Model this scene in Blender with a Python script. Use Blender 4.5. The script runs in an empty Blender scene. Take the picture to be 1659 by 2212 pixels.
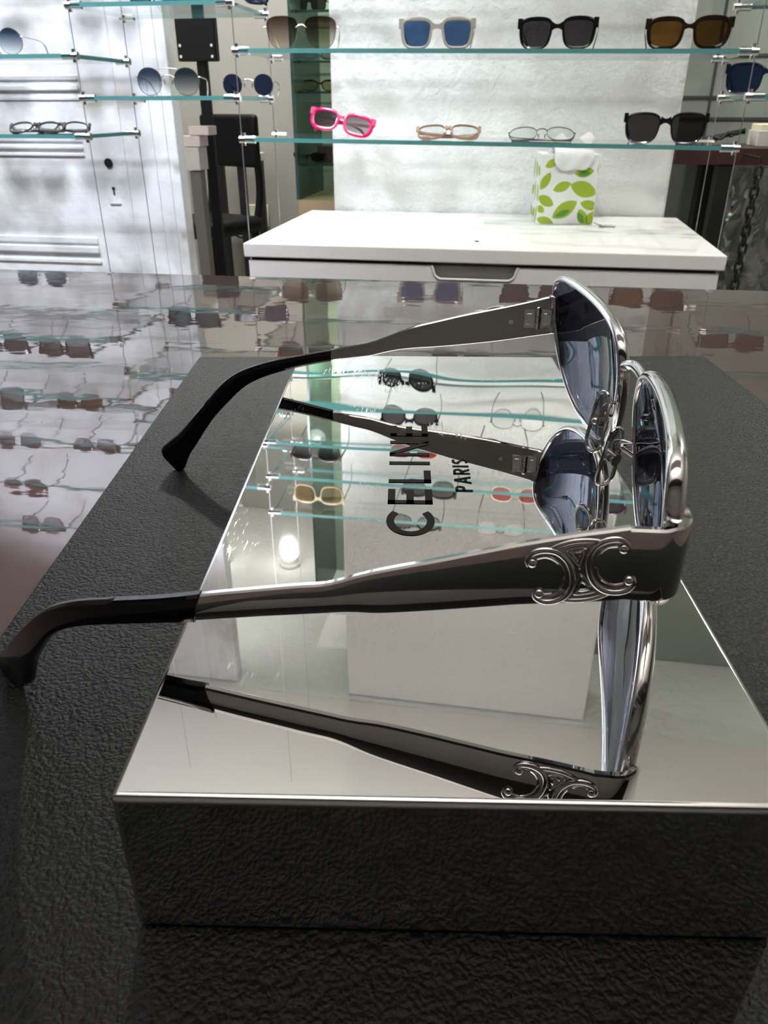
import bpy, bmesh, math, random
from mathutils import Vector, Matrix
PI = math.pi
random.seed(7)
S = bpy.context.scene
COL = S.collection

# ------------------------------------------------------------------ camera
PITCH = math.radians(27.85)
FPX = 1661.0
cam_data = bpy.data.cameras.new('camera')
cam_data.sensor_fit = 'AUTO'; cam_data.sensor_width = 36.0
cam_data.lens = 36.0 * FPX / 2212.0
cam_data.clip_start = 0.004; cam_data.clip_end = 40
cam_data.dof.use_dof = True
cam_data.dof.focus_distance = 0.20
cam_data.dof.aperture_fstop = 62.0
cam = bpy.data.objects.new('camera', cam_data); COL.objects.link(cam)
cam.location = (0, 0, 0)
cam.rotation_euler = (PI/2 - PITCH, 0, 0)
S.camera = cam

# ------------------------------------------------------------------ view, world
S.view_settings.view_transform = 'Standard'
S.view_settings.look = 'None'
S.view_settings.gamma = 1.0
S.view_settings.use_curve_mapping = False
S.view_settings.exposure = 0.0
S.cycles.max_bounces = 8
S.cycles.glossy_bounces = 6
S.cycles.diffuse_bounces = 3
S.cycles.transparent_max_bounces = 18
S.cycles.use_adaptive_sampling = True
S.cycles.adaptive_threshold = 0.09
S.cycles.caustics_reflective = False
S.cycles.caustics_refractive = False
S.cycles.sample_clamp_indirect = 6.0
W = bpy.data.worlds.new('shop_ambient'); S.world = W; W.use_nodes = True
W.node_tree.nodes['Background'].inputs[0].default_value = (0.93, 0.95, 1.0, 1)
W.node_tree.nodes['Background'].inputs[1].default_value = 0.10

# ------------------------------------------------------------------ places (metres; the camera is the origin, z up)
H = 0.084                    # camera above the mirror block
BOX_Z = -H
PAD_Z = -1.337 * H
COUNTER_Z = PAD_Z - 0.003
ALPHA = math.radians(9.5)    # the room is turned against the camera
CA, SA = math.cos(ALPHA), math.sin(ALPHA)
FLOOR_Z = -1.09
CEIL_Z = 1.66
B_FRONT, B_BACK, B_WALL = 1.624, 1.85, 2.04    # front cables, rear cables, plaster wall
FREEZER_Z = -0.235

def ray(u, v):
    x = (u - 829.5) / FPX; y = -(v - 1106.0) / FPX
    c, s = math.cos(PITCH), math.sin(PITCH)
    return Vector((x, c + y*s, -s + y*c))
def on_z(u, v, z):
    d = ray(u, v); return d * (z / d.z)
def on_b(u, v, b):
    d = ray(u, v); return d * (b / (d.x*SA + d.y*CA))
def room(a, b, z):
    return Vector((a*CA + b*SA, -a*SA + b*CA, z))
def to_room(p):
    return (p.x*CA - p.y*SA, p.x*SA + p.y*CA, p.z)

# ------------------------------------------------------------------ lamps of the room and an added fill light
def aim(o, target):
    d = Vector(target) - o.location
    o.rotation_euler = d.to_track_quat('-Z', 'Y').to_euler()
def spot(name, loc, target, power, color, angle, blend=0.5, radius=0.02):
    l = bpy.data.lights.new(name, 'SPOT'); l.energy = power; l.color = color
    l.spot_size = math.radians(angle); l.spot_blend = blend; l.shadow_soft_size = radius
    o = bpy.data.objects.new(name, l); COL.objects.link(o); o.location = loc; aim(o, target)
    return o
SPOTS = [   # place, aim, power, colour, cone
    (room(-0.34, 0.80, 1.54), room(0.02, 2.0, -0.05), 55, (1.0, 0.975, 0.95), 50),
    (room(0.62, 0.80, 1.54), room(0.10, 2.0, -0.05), 55, (1.0, 0.975, 0.95), 50),
    (room(-1.05, 0.62, 1.54), room(-1.12, 2.0, 0.18), 215, (0.90, 0.91, 1.0), 68),
    (room(-1.75, 0.85, 1.54), room(-1.30, 2.0, 0.25), 150, (0.90, 0.91, 1.0), 68),
]
ALCOVE_SPOTS = [
    (Vector((-0.143*2.96, 2.96, 1.605)), 90),
    (Vector((-0.245*3.0, 3.0, 1.605)), 90),
    (room(1.35, 2.25, 1.605), 95),  # added lamp, none seen here, brightens the grey green wall
]
# added uplight, out of view, put in to brighten the ceiling
al = bpy.data.lights.new('ceiling_fill_light', 'AREA'); al.shape = 'RECTANGLE'; al.size = 1.2; al.size_y = 0.3
al.energy = 56; al.color = (1.0, 0.965, 0.93)
alo = bpy.data.objects.new('fill_uplight', al); COL.objects.link(alo)
alo.location = room(-0.1, 0.38, 0.90); aim(alo, room(-0.1, 0.38, 1.66))

# ------------------------------------------------------------------ materials
def mat(name, base=(0.8, 0.8, 0.8), rough=0.5, metal=0.0, spec=0.5, coat=0.0, **k):
    m = bpy.data.materials.new(name); m.use_nodes = True
    b = m.node_tree.nodes['Principled BSDF']
    b.inputs['Base Color'].default_value = (*base, 1)
    b.inputs['Roughness'].default_value = rough
    b.inputs['Metallic'].default_value = metal
    b.inputs['Specular IOR Level'].default_value = spec
    b.inputs['Coat Weight'].default_value = coat
    if 'emit' in k:
        b.inputs['Emission Color'].default_value = (*k['emit'], 1)
        b.inputs['Emission Strength'].default_value = k['power']
    return m
def N(m, typ, **k):
    n = m.node_tree.nodes.new(typ)
    for a, v in k.items(): setattr(n, a, v)
    return n
def L(m, a, b): m.node_tree.links.new(a, b)
def coords(m, which='Object', scale=(1, 1, 1)):
    tc = N(m, 'ShaderNodeTexCoord'); mp = N(m, 'ShaderNodeMapping')
    mp.inputs['Scale'].default_value = scale
    L(m, tc.outputs[which], mp.inputs[0]); return mp.outputs[0]
def bump(m, height, strength, dist):
    b = N(m, 'ShaderNodeBump'); b.inputs['Strength'].default_value = strength
    b.inputs['Distance'].default_value = dist
    L(m, height, b.inputs['Height'])
    L(m, b.outputs[0], m.node_tree.nodes['Principled BSDF'].inputs['Normal'])
    return b
def noise(m, vec, scale, detail=4, rough=0.55):
    n = N(m, 'ShaderNodeTexNoise'); n.inputs['Scale'].default_value = scale
    n.inputs['Detail'].default_value = detail; n.inputs['Roughness'].default_value = rough
    L(m, vec, n.inputs['Vector']); return n.outputs['Fac']
def ramp(m, fac, p0, c0, p1, c1):
    r = N(m, 'ShaderNodeValToRGB'); e = r.color_ramp.elements
    e[0].position = p0; e[0].color = (*c0, 1); e[1].position = p1; e[1].color = (*c1, 1)
    L(m, fac, r.inputs[0]); return r.outputs[0]
def math_node(m, op, a, b):
    n = N(m, 'ShaderNodeMath', operation=op)
    for i, x in enumerate((a, b)):
        if isinstance(x, (int, float)): n.inputs[i].default_value = x
        else: L(m, x, n.inputs[i])
    return n.outputs[0]
def clear_glass(name, tint, ior=1.5, rough=0.0, base_reflect=0.0, gradient=None, refl=(1, 1, 1)):
    """thin clear or tinted glass: tinted see-through plus a Fresnel reflection"""
    m = bpy.data.materials.new(name); m.use_nodes = True
    nt = m.node_tree; nt.nodes.clear()
    out = N(m, 'ShaderNodeOutputMaterial'); mix = N(m, 'ShaderNodeMixShader')
    tr = N(m, 'ShaderNodeBsdfTransparent'); gl = N(m, 'ShaderNodeBsdfAnisotropic')
    # Schlick reflectance, the same from both sides of the pane
    f0 = ((ior-1)/(ior+1))**2
    ge = N(m, 'ShaderNodeNewGeometry'); dt = N(m, 'ShaderNodeVectorMath', operation='DOT_PRODUCT')
    L(m, ge.outputs['Normal'], dt.inputs[0]); L(m, ge.outputs['Incoming'], dt.inputs[1])
    ab = math_node(m, 'ABSOLUTE', dt.outputs['Value'], 0.0)
    fres = math_node(m, 'ADD', math_node(m, 'MULTIPLY', math_node(m, 'POWER', math_node(m, 'SUBTRACT', 1.0, ab), 5.0), 1-f0), f0)
    gl.inputs['Roughness'].default_value = rough; gl.inputs['Color'].default_value = (*refl, 1)
    tr.inputs[0].default_value = (*tint, 1)
    if gradient:
        z0, z1, other = gradient
        tc = N(m, 'ShaderNodeTexCoord'); sp = N(m, 'ShaderNodeSeparateXYZ'); L(m, tc.outputs['Object'], sp.inputs[0])
        mr = N(m, 'ShaderNodeMapRange'); mr.inputs[1].default_value = z0; mr.inputs[2].default_value = z1
        L(m, sp.outputs[2], mr.inputs[0])
        c = ramp(m, mr.outputs[0], 0.0, other, 1.0, tint); L(m, c, tr.inputs[0])
    f = math_node(m, 'ADD', fres, base_reflect) if base_reflect else fres
    L(m, f, mix.inputs[0]); L(m, tr.outputs[0], mix.inputs[1]); L(m, gl.outputs[0], mix.inputs[2])
    L(m, mix.outputs[0], out.inputs[0])
    return m

M = {}
M['chrome'] = mat('polished_gunmetal', (0.70, 0.69, 0.68), 0.045, 1.0)
M['silver'] = mat('bright_silver', (0.86, 0.86, 0.86), 0.10, 1.0)
M['steel'] = mat('cable_steel', (0.50, 0.51, 0.53), 0.30, 1.0)
M['clip'] = mat('clip_chrome', (0.93, 0.93, 0.94), 0.18, 1.0)
M['gold'] = mat('pale_gold_wire', (0.75, 0.66, 0.5), 0.2, 1.0)
M['acetate'] = mat('black_acetate', (0.005, 0.005, 0.006), 0.12, 0.0, 0.4)
M['black'] = mat('satin_black', (0.012, 0.012, 0.013), 0.45)
M['panel_black'] = mat('panel_black', (0.005, 0.005, 0.006), 0.5, 0, 0.25)
M['cabinet_edge'] = mat('dark_green_glass_edge', (0.03, 0.06, 0.05), 0.3)
M['satin_inner'] = mat('satin_gunmetal', (0.36, 0.345, 0.33), 0.33, 1.0)
M['dull_black'] = mat('dull_black', (0.016, 0.015, 0.015), 0.7)
M['print'] = mat('black_print', (0.006, 0.006, 0.006), 0.6, 0, 0.06)
M['white_lacquer'] = mat('white_lacquer', (0.84, 0.84, 0.82), 0.38, 0, 0.4)
M['gap_grey'] = mat('shadow_gap_rubber', (0.06, 0.06, 0.06), 0.8)
M['recess'] = mat('handle_grey_plastic', (0.55, 0.55, 0.53), 0.4)
M['wood'] = mat('dark_red_wood', (0.055, 0.022, 0.018), 0.4)
M['paper'] = mat('tissue_paper', (0.86, 0.87, 0.86), 0.9)
M['cream'] = mat('cream_card', (0.85, 0.8, 0.6), 0.7)
M['socket'] = mat('cream_plastic', (0.7, 0.68, 0.5), 0.5)
M['bulb'] = mat('lamp_bulb', (1, 1, 1), 0.5, emit=(1.0, 0.96, 0.84), power=60)
M['lamp_body'] = mat('lamp_white', (0.8, 0.8, 0.8), 0.4)

# mirror of the display block: faintly wavy, warm silver, with wiped smears
m = M['mirror'] = mat('mirror_block', (0.88, 0.875, 0.86), 0.012, 1.0)
b_ = m.node_tree.nodes['Principled BSDF']
v_ = coords(m, 'Object')
n1 = noise(m, v_, 14, 1)
v2 = coords(m, 'Object', (900, 260, 1)); v2n = v2
sm = noise(m, coords(m, 'Object', (1, 1, 1)), 45, 3)
scr = noise(m, coords(m, 'Object', (1500, 220, 1)), 1.0, 3)
mask = ramp(m, sm, 0.55, (0, 0, 0), 0.66, (1, 1, 1))
scr2 = ramp(m, scr, 0.52, (0, 0, 0), 0.72, (1, 1, 1))
rgh = math_node(m, 'MULTIPLY', mask, scr2)
rgh = math_node(m, 'MULTIPLY', rgh, 0.20)
rgh = math_node(m, 'ADD', rgh, 0.012)
L(m, rgh, b_.inputs['Roughness'])
# the far end of the plate is buckled, the near part lies flat
sp_ = N(m, 'ShaderNodeSeparateXYZ'); L(m, v_, sp_.inputs[0])
mr_ = N(m, 'ShaderNodeMapRange'); mr_.inputs[1].default_value = 0.085; mr_.inputs[2].default_value = 0.21; mr_.interpolation_type = 'SMOOTHSTEP'
L(m, sp_.outputs[1], mr_.inputs[0])
hb_ = math_node(m, 'MULTIPLY', n1, mr_.outputs[0])
bump(m, hb_, 0.6, 0.0011)
m = M['mirror_side'] = mat('mirror_block_side', (0.80, 0.80, 0.80), 0.05, 1.0)
M['mirror_edge'] = mat('mirror_block_edge', (0.92, 0.92, 0.91), 0.14, 1.0)

# leather pad
m = M['leather'] = mat('black_leather', (0.0032, 0.0036, 0.0036), 0.48, 0, 0.25)
lb_ = m.node_tree.nodes['Principled BSDF']; lb_.inputs['Sheen Weight'].default_value = 0.11; lb_.inputs['Sheen Roughness'].default_value = 0.35; lb_.inputs['Sheen Tint'].default_value = (0.9, 1.0, 0.97, 1)
v_ = coords(m, 'Object')
dn = noise(m, v_, 160, 2)
wv = N(m, 'ShaderNodeVectorMath', operation='MULTIPLY_ADD'); L(m, v_, wv.inputs[0]); wv.inputs[1].default_value = (1, 1, 1)
nz = N(m, 'ShaderNodeTexNoise'); nz.inputs['Scale'].default_value = 300; L(m, v_, nz.inputs['Vector'])
sc_ = N(m, 'ShaderNodeVectorMath', operation='SCALE'); L(m, nz.outputs['Color'], sc_.inputs[0]); sc_.inputs['Scale'].default_value = 0.0022
L(m, sc_.outputs[0], wv.inputs[2])
vo = N(m, 'ShaderNodeTexVoronoi', feature='SMOOTH_F1'); vo.inputs['Scale'].default_value = 1050; vo.inputs['Smoothness'].default_value = 0.5
L(m, wv.outputs[0], vo.inputs['Vector'])
hgt = math_node(m, 'MULTIPLY', vo.outputs['Distance'], -0.55)
fine = noise(m, v_, 2600, 3)
hgt = math_node(m, 'ADD', hgt, math_node(m, 'MULTIPLY', fine, 0.22))
hgt = math_node(m, 'ADD', hgt, math_node(m, 'MULTIPLY', dn, 0.35))
bump(m, hgt, 0.7, 0.0008)

# glass counter top over a brown ground
m = M['counter'] = mat('brown_glass_counter', (0.112, 0.080, 0.076), 0.02, 0, 0.85)
n1 = noise(m, coords(m, 'Object', (22, 34, 1)), 1.0, 2)
n2 = noise(m, coords(m, 'Object', (60, 240, 1)), 1.0, 2)
hh = math_node(m, 'ADD', n1, math_node(m, 'MULTIPLY', n2, 0.06))
bump(m, hh, 0.5, 0.00022)

# plasters
def plaster(name, col, sc, st, dist=0.004, patch=None):
    m = mat(name, col, 0.85, 0, 0.25)
    v = coords(m, 'Object'); h = noise(m, v, sc, 6, 0.6)
    bump(m, h, st, dist)
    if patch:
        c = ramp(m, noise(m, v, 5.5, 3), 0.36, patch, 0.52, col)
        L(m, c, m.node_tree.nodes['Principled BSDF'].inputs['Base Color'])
    return m
M['plaster'] = plaster('white_plaster', (0.80, 0.81, 0.79), 60, 0.9, 0.007)
M['door_paint'] = plaster('old_white_paint', (0.90, 0.90, 0.945), 22, 0.7, 0.006, (0.66, 0.655, 0.65))  # noise patches: worn paint, plus shelf shadows put into the colour
M['ceiling'] = plaster('warm_grey_ceiling', (0.86, 0.82, 0.785), 10, 0.1)
M['alcove_ceiling'] = plaster('white_rough_ceiling', (0.85, 0.87, 0.86), 14, 0.5, 0.02)
M['grey_wall'] = plaster('warm_grey_wall', (0.36, 0.355, 0.33), 18, 0.15)
M['green_wall'] = plaster('grey_green_wall', (0.33, 0.37, 0.33), 18, 0.2)
M['dark_wall'] = plaster('beige_shop_wall', (0.20, 0.19, 0.185), 18, 0.1)
M['ceiling_dark'] = plaster('ceiling_painted_shade', (0.03, 0.028, 0.027), 18, 0.1)  # shade put into the colour, so the temple's mirror image stays dark
M['cabinet_back'] = plaster('pale_green_panel', (0.62, 0.68, 0.58), 18, 0.1)
m = M['floor'] = mat('floor_stone', (0.42, 0.38, 0.34), 0.4)
L(m, ramp(m, noise(m, coords(m), 6, 5), 0.35, (0.34, 0.30, 0.27), 0.7, (0.48, 0.44, 0.40)), m.node_tree.nodes['Principled BSDF'].inputs['Base Color'])

M['shelf_glass'] = clear_glass('shelf_glass', (0.972, 0.985, 0.982), 1.5)
M['glass_edge'] = mat('shelf_glass_edge', (0.075, 0.225, 0.225), 0.12, 0, 0.6)
M['cabinet_glass'] = clear_glass('cabinet_glass', (0.80, 0.87, 0.82), 1.5)
M['plastic_film'] = clear_glass('clear_plastic_film', (0.86, 0.88, 0.87), 1.45, 0.10, 0.22)
M['pad_clear'] = clear_glass('clear_nose_pad', (0.62, 0.63, 0.66), 1.5, 0.02, 0.05)
M['hero_lens'] = clear_glass('blue_grey_mirrored_lens', (0.17, 0.18, 0.25), 1.55, 0.0, 0.008, None, (0.60, 0.63, 0.71))

# ------------------------------------------------------------------ mesh helpers
class MB:
    """collects shapes into one bmesh, then links them as ONE mesh object"""
    def __init__(self):
        self.bm = bmesh.new(); self.mi = 0; self.flat = self.bm.faces.layers.int.new('flat')
    def face(self, vs):
        try:
            f = self.bm.faces.new(vs); f.material_index = self.mi; return f
        except ValueError: return None
    def box(self, x0, x1, y0, y1, z0, z1, bevel=0.0, seg=2, xf=None):
        vs = [self.bm.verts.new((x, y, z)) for x in (x0, x1) for y in (y0, y1) for z in (z0, z1)]
        fs = [self.face([vs[i] for i in q]) for q in ((0,1,3,2),(4,6,7,5),(0,4,5,1),(2,3,7,6),(0,2,6,4),(1,5,7,3))]
        if bevel:
            es = list({e for f in fs for e in f.edges})
            r = bmesh.ops.bevel(self.bm, geom=es, offset=bevel, segments=seg, profile=0.5, affect='EDGES')
            vs = list({v for f in r['faces'] for v in f.verts} | {v for v in vs if v.is_valid})
            for f in {f for v in vs for f in v.link_faces}:   # the six big faces stay truly flat
                f.normal_update()
                if max(abs(c) for c in f.normal) > 0.9999: f[self.flat] = 1
        if xf is not None:
            for v in vs: v.co = xf @ v.co
        return vs
    def loft(self, rings, closed_ring=True, cap=True, loop=False):
        R = [[self.bm.verts.new(p) for p in r] for r in rings]
        n = len(R[0]); m = len(R)
        for i in range(m if loop else m - 1):
            a, b = R[i], R[(i+1) % m]
            for j in range(n if closed_ring else n - 1):
                k = (j+1) % n; self.face([a[j], a[k], b[k], b[j]])
        if cap and closed_ring and not loop:
            self.face(list(reversed(R[0]))); self.face(R[-1])
        return R
    def tube(self, pts, r, seg=10, closed=False, flat=1.0, up=None, cap=True):
        """sweep of an ellipse; r number or list; flat scales the section across `up`"""
        pts = [Vector(p) for p in pts]; n = len(pts)
        rr = r if isinstance(r, (list, tuple)) else [r]*n
        ref = Vector(up) if up is not None else None; rings = []; prev = None
        for i, p in enumerate(pts):
            if closed: t = pts[(i+1) % n] - pts[i-1]
            else: t = pts[min(i+1, n-1)] - pts[max(i-1, 0)]
            if t.length < 1e-9: t = Vector((0, 0, 1))
            t.normalize()
            if ref is not None: u = ref - t*ref.dot(t)
            elif prev is not None: u = prev - t*prev.dot(t)
            else:
                q = Vector((0, 0, 1)) if abs(t.z) < 0.9 else Vector((1, 0, 0)); u = q - t*q.dot(t)
            if u.length < 1e-6: u = t.orthogonal()
            u.normalize(); prev = u; w = t.cross(u)
            rings.append([p + u*rr[i]*math.cos(2*PI*k/seg) + w*rr[i]*flat*math.sin(2*PI*k/seg) for k in range(seg)])
        return self.loft(rings, loop=closed, cap=cap)
    def cyl(self, p0, p1, r, seg=16): return self.tube([p0, p1], r, seg)
    def ball(self, c, r, seg=12, sc=(1, 1, 1)):
        res = bmesh.ops.create_uvsphere(self.bm, u_segments=seg, v_segments=max(6, seg//2), radius=r)
        for v in res['verts']:
            v.co = Vector((v.co.x*sc[0], v.co.y*sc[1], v.co.z*sc[2])) + Vector(c)
        for f in {f for v in res['verts'] for f in v.link_faces}: f.material_index = self.mi
    def prism(self, poly, d0, d1, plane='xy'):
        f = {'xy': lambda p, d: (p[0], p[1], d), 'xz': lambda p, d: (p[0], d, p[1])}[plane]
        self.loft([[f(p, d0) for p in poly], [f(p, d1) for p in poly]])
    def build(self, name, mats, parent=None, smooth=38, loc=None, rotz=None, **tags):
        bmesh.ops.recalc_face_normals(self.bm, faces=self.bm.faces[:])
        flat = [f[self.flat] for f in self.bm.faces]
        me = bpy.data.meshes.new(name); self.bm.to_mesh(me); self.bm.free()
        if 'flat' in me.attributes: me.attributes.remove(me.attributes['flat'])
        for m in (mats if isinstance(mats, (list, tuple)) else [mats]): me.materials.append(m)
        if smooth:
            me.shade_smooth(); me.set_sharp_from_angle(angle=math.radians(smooth))
            if any(flat):
                for p, s in zip(me.polygons, flat):
                    if s: p.use_smooth = False
        o = bpy.data.objects.new(name, me); COL.objects.link(o)
        if parent is not None: o.parent = parent
        if loc is not None: o.location = loc
        if rotz is not None: o.rotation_euler = (0, 0, rotz)
        for k, v in tags.items(): o[k] = v
        return o
def thing(name, label, cat, loc=(0, 0, 0), rot=(0, 0, 0), group=None):
    o = bpy.data.objects.new(name, None); COL.objects.link(o)
    o.location = loc; o.rotation_euler = rot; o['label'] = label; o['category'] = cat
    o.empty_display_size = 0.01
    if group: o['group'] = group
    return o
def copy_tree(o, parent=None):
    c = o.copy(); COL.objects.link(c)
    if parent is not None: c.parent = parent
    for ch in list(o.children): copy_tree(ch, c)
    return c
def spline(pts, n):
    """smooth curve through points, n samples"""
    P = [Vector(p) for p in pts]; m = len(P); out = []
    d = [0.0]
    for i in range(1, m): d.append(d[-1] + max((P[i]-P[i-1]).length, 1e-9))
    for k in range(n):
        t = d[-1]*k/(n-1); i = 0
        while i < m-2 and d[i+1] < t: i += 1
        f = (t-d[i])/(d[i+1]-d[i])
        def tan(j):
            if j == 0: return (P[1]-P[0])/(d[1]-d[0])
            if j == m-1: return (P[-1]-P[-2])/(d[-1]-d[-2])
            return (P[j+1]-P[j-1])/(d[j+1]-d[j-1])
        h = d[i+1]-d[i]; f2, f3 = f*f, f*f*f
        out.append(P[i]*(2*f3-3*f2+1) + tan(i)*h*(f3-2*f2+f) + P[i+1]*(-2*f3+3*f2) + tan(i+1)*h*(f3-f2))
    return out
def closed_spline(pts, n):
    P = list(pts); m = len(P); out = []
    for k in range(n):
        t = m*k/n; i = int(t); f = t-i
        a, b, c, d = (Vector(P[(i+j-1) % m]) for j in range(4))
        out.append(0.5*((2*b) + (c-a)*f + (2*a-5*b+4*c-d)*f*f + (3*b-a-3*c+d)*f**3))
    return out

# ------------------------------------------------------------------ the shell
def struct(mb, name, m, **k): return mb.build(name, m, kind='structure', **k)
RZ = -ALPHA
b = MB(); b.box(-4, 4, -1.6, 4.6, FLOOR_Z-0.05, FLOOR_Z); struct(b, 'floor', M['floor'], rotz=RZ, smooth=0)
b = MB(); b.box(-4, 4, -1.6, -0.7, CEIL_Z, CEIL_Z+0.1); struct(b, 'ceiling_rear', M['ceiling_dark'], rotz=RZ, smooth=0)  # rear strip split off and coloured dark, as if light were blocked
b = MB(); b.box(-4, 4, -0.7, B_WALL-0.03, CEIL_Z, CEIL_Z+0.1); struct(b, 'ceiling', M['ceiling'], rotz=RZ, smooth=0)
b = MB(); b.box(-4, 4, B_WALL-0.03, 4.6, CEIL_Z+0.003, CEIL_Z+0.1); struct(b, 'ceiling_alcove', M['alcove_ceiling'], rotz=RZ, smooth=0)
# white plaster pier in the middle
b = MB(); b.box(-0.470, 0.338, B_WALL, B_WALL+0.16, FLOOR_Z, CEIL_Z, 0.006); struct(b, 'wall_back', M['plaster'], rotz=RZ)
b = MB(); b.box(-4, -0.20, 3.35, 3.45, FLOOR_Z, CEIL_Z); struct(b, 'wall_rear_left', M['grey_wall'], rotz=RZ, smooth=0)
b = MB(); b.box(0.338, 4, 2.42, 2.52, FLOOR_Z, CEIL_Z); struct(b, 'wall_rear_right', M['green_wall'], rotz=RZ, smooth=0)
b = MB(); b.box(-4, 4, -1.7, -1.6, FLOOR_Z, CEIL_Z); struct(b, 'wall_front', M['dark_wall'], rotz=RZ, smooth=0)
b = MB(); b.box(-4.1, -4.0, -1.6, 4.6, FLOOR_Z, CEIL_Z); struct(b, 'wall_left', M['grey_wall'], rotz=RZ, smooth=0)
b = MB(); b.box(2.4, 2.5, -1.6, 2.42, FLOOR_Z, CEIL_Z); struct(b, 'wall_right', M['grey_wall'], rotz=RZ, smooth=0)
# grooves ruled on the grey green wall
b = MB()
for z in (0.115, 0.02, -0.03): b.box(0.34, 1.2, 2.414, 2.42, z-0.003, z+0.003)
for a in (0.372, 0.47): b.box(a-0.003, a+0.003, 2.414, 2.42, FLOOR_Z, CEIL_Z)
struct(b, 'trim_1', M['gap_grey'], rotz=RZ, smooth=0)

# old panelled door on the left
DA = -0.873
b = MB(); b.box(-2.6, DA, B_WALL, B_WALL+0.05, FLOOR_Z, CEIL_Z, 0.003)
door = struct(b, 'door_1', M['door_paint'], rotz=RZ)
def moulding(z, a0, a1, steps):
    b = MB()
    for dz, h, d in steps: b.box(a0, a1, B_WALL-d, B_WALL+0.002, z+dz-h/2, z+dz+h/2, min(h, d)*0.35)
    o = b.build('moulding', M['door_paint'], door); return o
def edge_a(u, v): return to_room(on_b(u, v, B_WALL))[0]
moulding(0.062, -2.3, edge_a(166, 160), [(0, 0.010, 0.005), (-0.022, 0.012, 0.008), (-0.046, 0.007, 0.004)])
moulding(-0.076, -2.3, edge_a(182, 325), [(0, 0.012, 0.006), (-0.019, 0.009, 0.009), (-0.036, 0.008, 0.006)])
moulding(-0.325, -2.3, edge_a(216, 540), [(0, 0.016, 0.006), (-0.024, 0.018, 0.011), (-0.055, 0.010, 0.006)])
moulding(0.34, -2.3, -1.045, [(0, 0.014, 0.006), (-0.022, 0.012, 0.010), (-0.05, 0.010, 0.005)])
moulding(0.60, -2.3, -1.045, [(0, 0.014, 0.006), (-0.022, 0.012, 0.010)])
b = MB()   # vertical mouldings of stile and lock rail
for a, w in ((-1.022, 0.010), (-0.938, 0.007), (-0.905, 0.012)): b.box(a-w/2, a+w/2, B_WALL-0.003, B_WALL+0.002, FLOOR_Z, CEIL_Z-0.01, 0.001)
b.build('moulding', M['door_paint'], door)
p = to_room(on_b(235, 352, B_WALL))
b = MB(); b.tube([(p[0], B_WALL+0.001, p[2]), (p[0], B_WALL-0.004, p[2])], 0.011, 20); b.build('knob_hole', M['black'], door)
p = to_room(on_b(246, 410, B_WALL))
b = MB(); b.tube([(p[0], B_WALL+0.001, p[2]+0.003), (p[0], B_WALL-0.002, p[2]+0.003)], 0.0042, 14)
b.box(p[0]-0.0018, p[0]+0.0018, B_WALL-0.002, B_WALL+0.001, p[2]-0.012, p[2]); b.build('keyhole', M['black'], door)
b = MB(); b.box(p[0]-0.016, p[0]+0.016, B_WALL-0.004, B_WALL+0.001, p[2]-0.036, p[2]-0.032, 0.001); b.build('letter_slot', M['recess'], door)

# ------------------------------------------------------------------ counter, pad, mirror block
e0 = on_z(0, 581, COUNTER_Z); e1 = on_z(1659, 628, COUNTER_Z); ed = (e1-e0).normalized()
q0 = e0 - ed*0.9; q1 = e1 + ed*0.5
ang = math.atan2(ed.y, ed.x)
o = thing('shop_counter', 'glossy brown glass shop counter reflecting the glasses shelves', 'counter', (q0.x, q0.y, COUNTER_Z), (0, 0, ang))
Lc = (q1-q0).length
b = MB(); b.box(0, Lc, -1.15, 0, -0.012, 0, 0.0015); b.build('glass_top', M['counter'], o)
b = MB(); b.box(0.02, Lc-0.02, -1.1, -0.015, FLOOR_Z-COUNTER_Z, -0.012); b.build('base', M['black'], o, smooth=0)

pb0 = on_z(430, 770, PAD_Z); pb1 = on_z(1522, 768, PAD_Z); pl = on_z(0, 1310, PAD_Z)
pang = math.atan2((pb1-pb0).y, (pb1-pb0).x)
padw = (pb1-pb0).length
b = MB(); b.box(0, padw, -0.43, 0, -0.0028, 0, 0.0009, 3)
b.build('leather_pad', M['leather'], None, loc=(pb0.x, pb0.y, PAD_Z), rotz=pang,
        label='black grained leather display pad lying on the brown glass counter', category='pad')

BOX_YAW = -math.radians(1.35)
bl = on_z(233, 1722, BOX_Z)
bt = on_z(622, 807, BOX_Z); br = on_z(1485, 1260, BOX_Z); bk = on_z(900, 768, BOX_Z)
cy, sy = math.cos(BOX_YAW), math.sin(BOX_YAW)
def box_local(p): d = p - bl; return (d.x*cy + d.y*sy, -d.x*sy + d.y*cy)
BW = box_local(br)[0]; BD = box_local(bk)[1]; BH = BOX_Z - PAD_Z
block = thing('mirror_display_block', 'mirror-topped silver display block with black lettering under the aviator glasses', 'display block',
              (bl.x, bl.y, PAD_Z), (0, 0, BOX_YAW))
b = MB()
vs = b.box(0, BW, 0, BD, 0, BH, 0.0011, 3)
b.bm.normal_update()
for f in b.bm.faces:
    n = f.normal
    f.material_index = 0 if abs(n.z) > 0.99 else (1 if max(abs(n.x), abs(n.y)) > 0.99 else 2)
b.build('body', [M['mirror'], M['mirror_side'], M['mirror_edge']], block, smooth=60)

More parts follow.
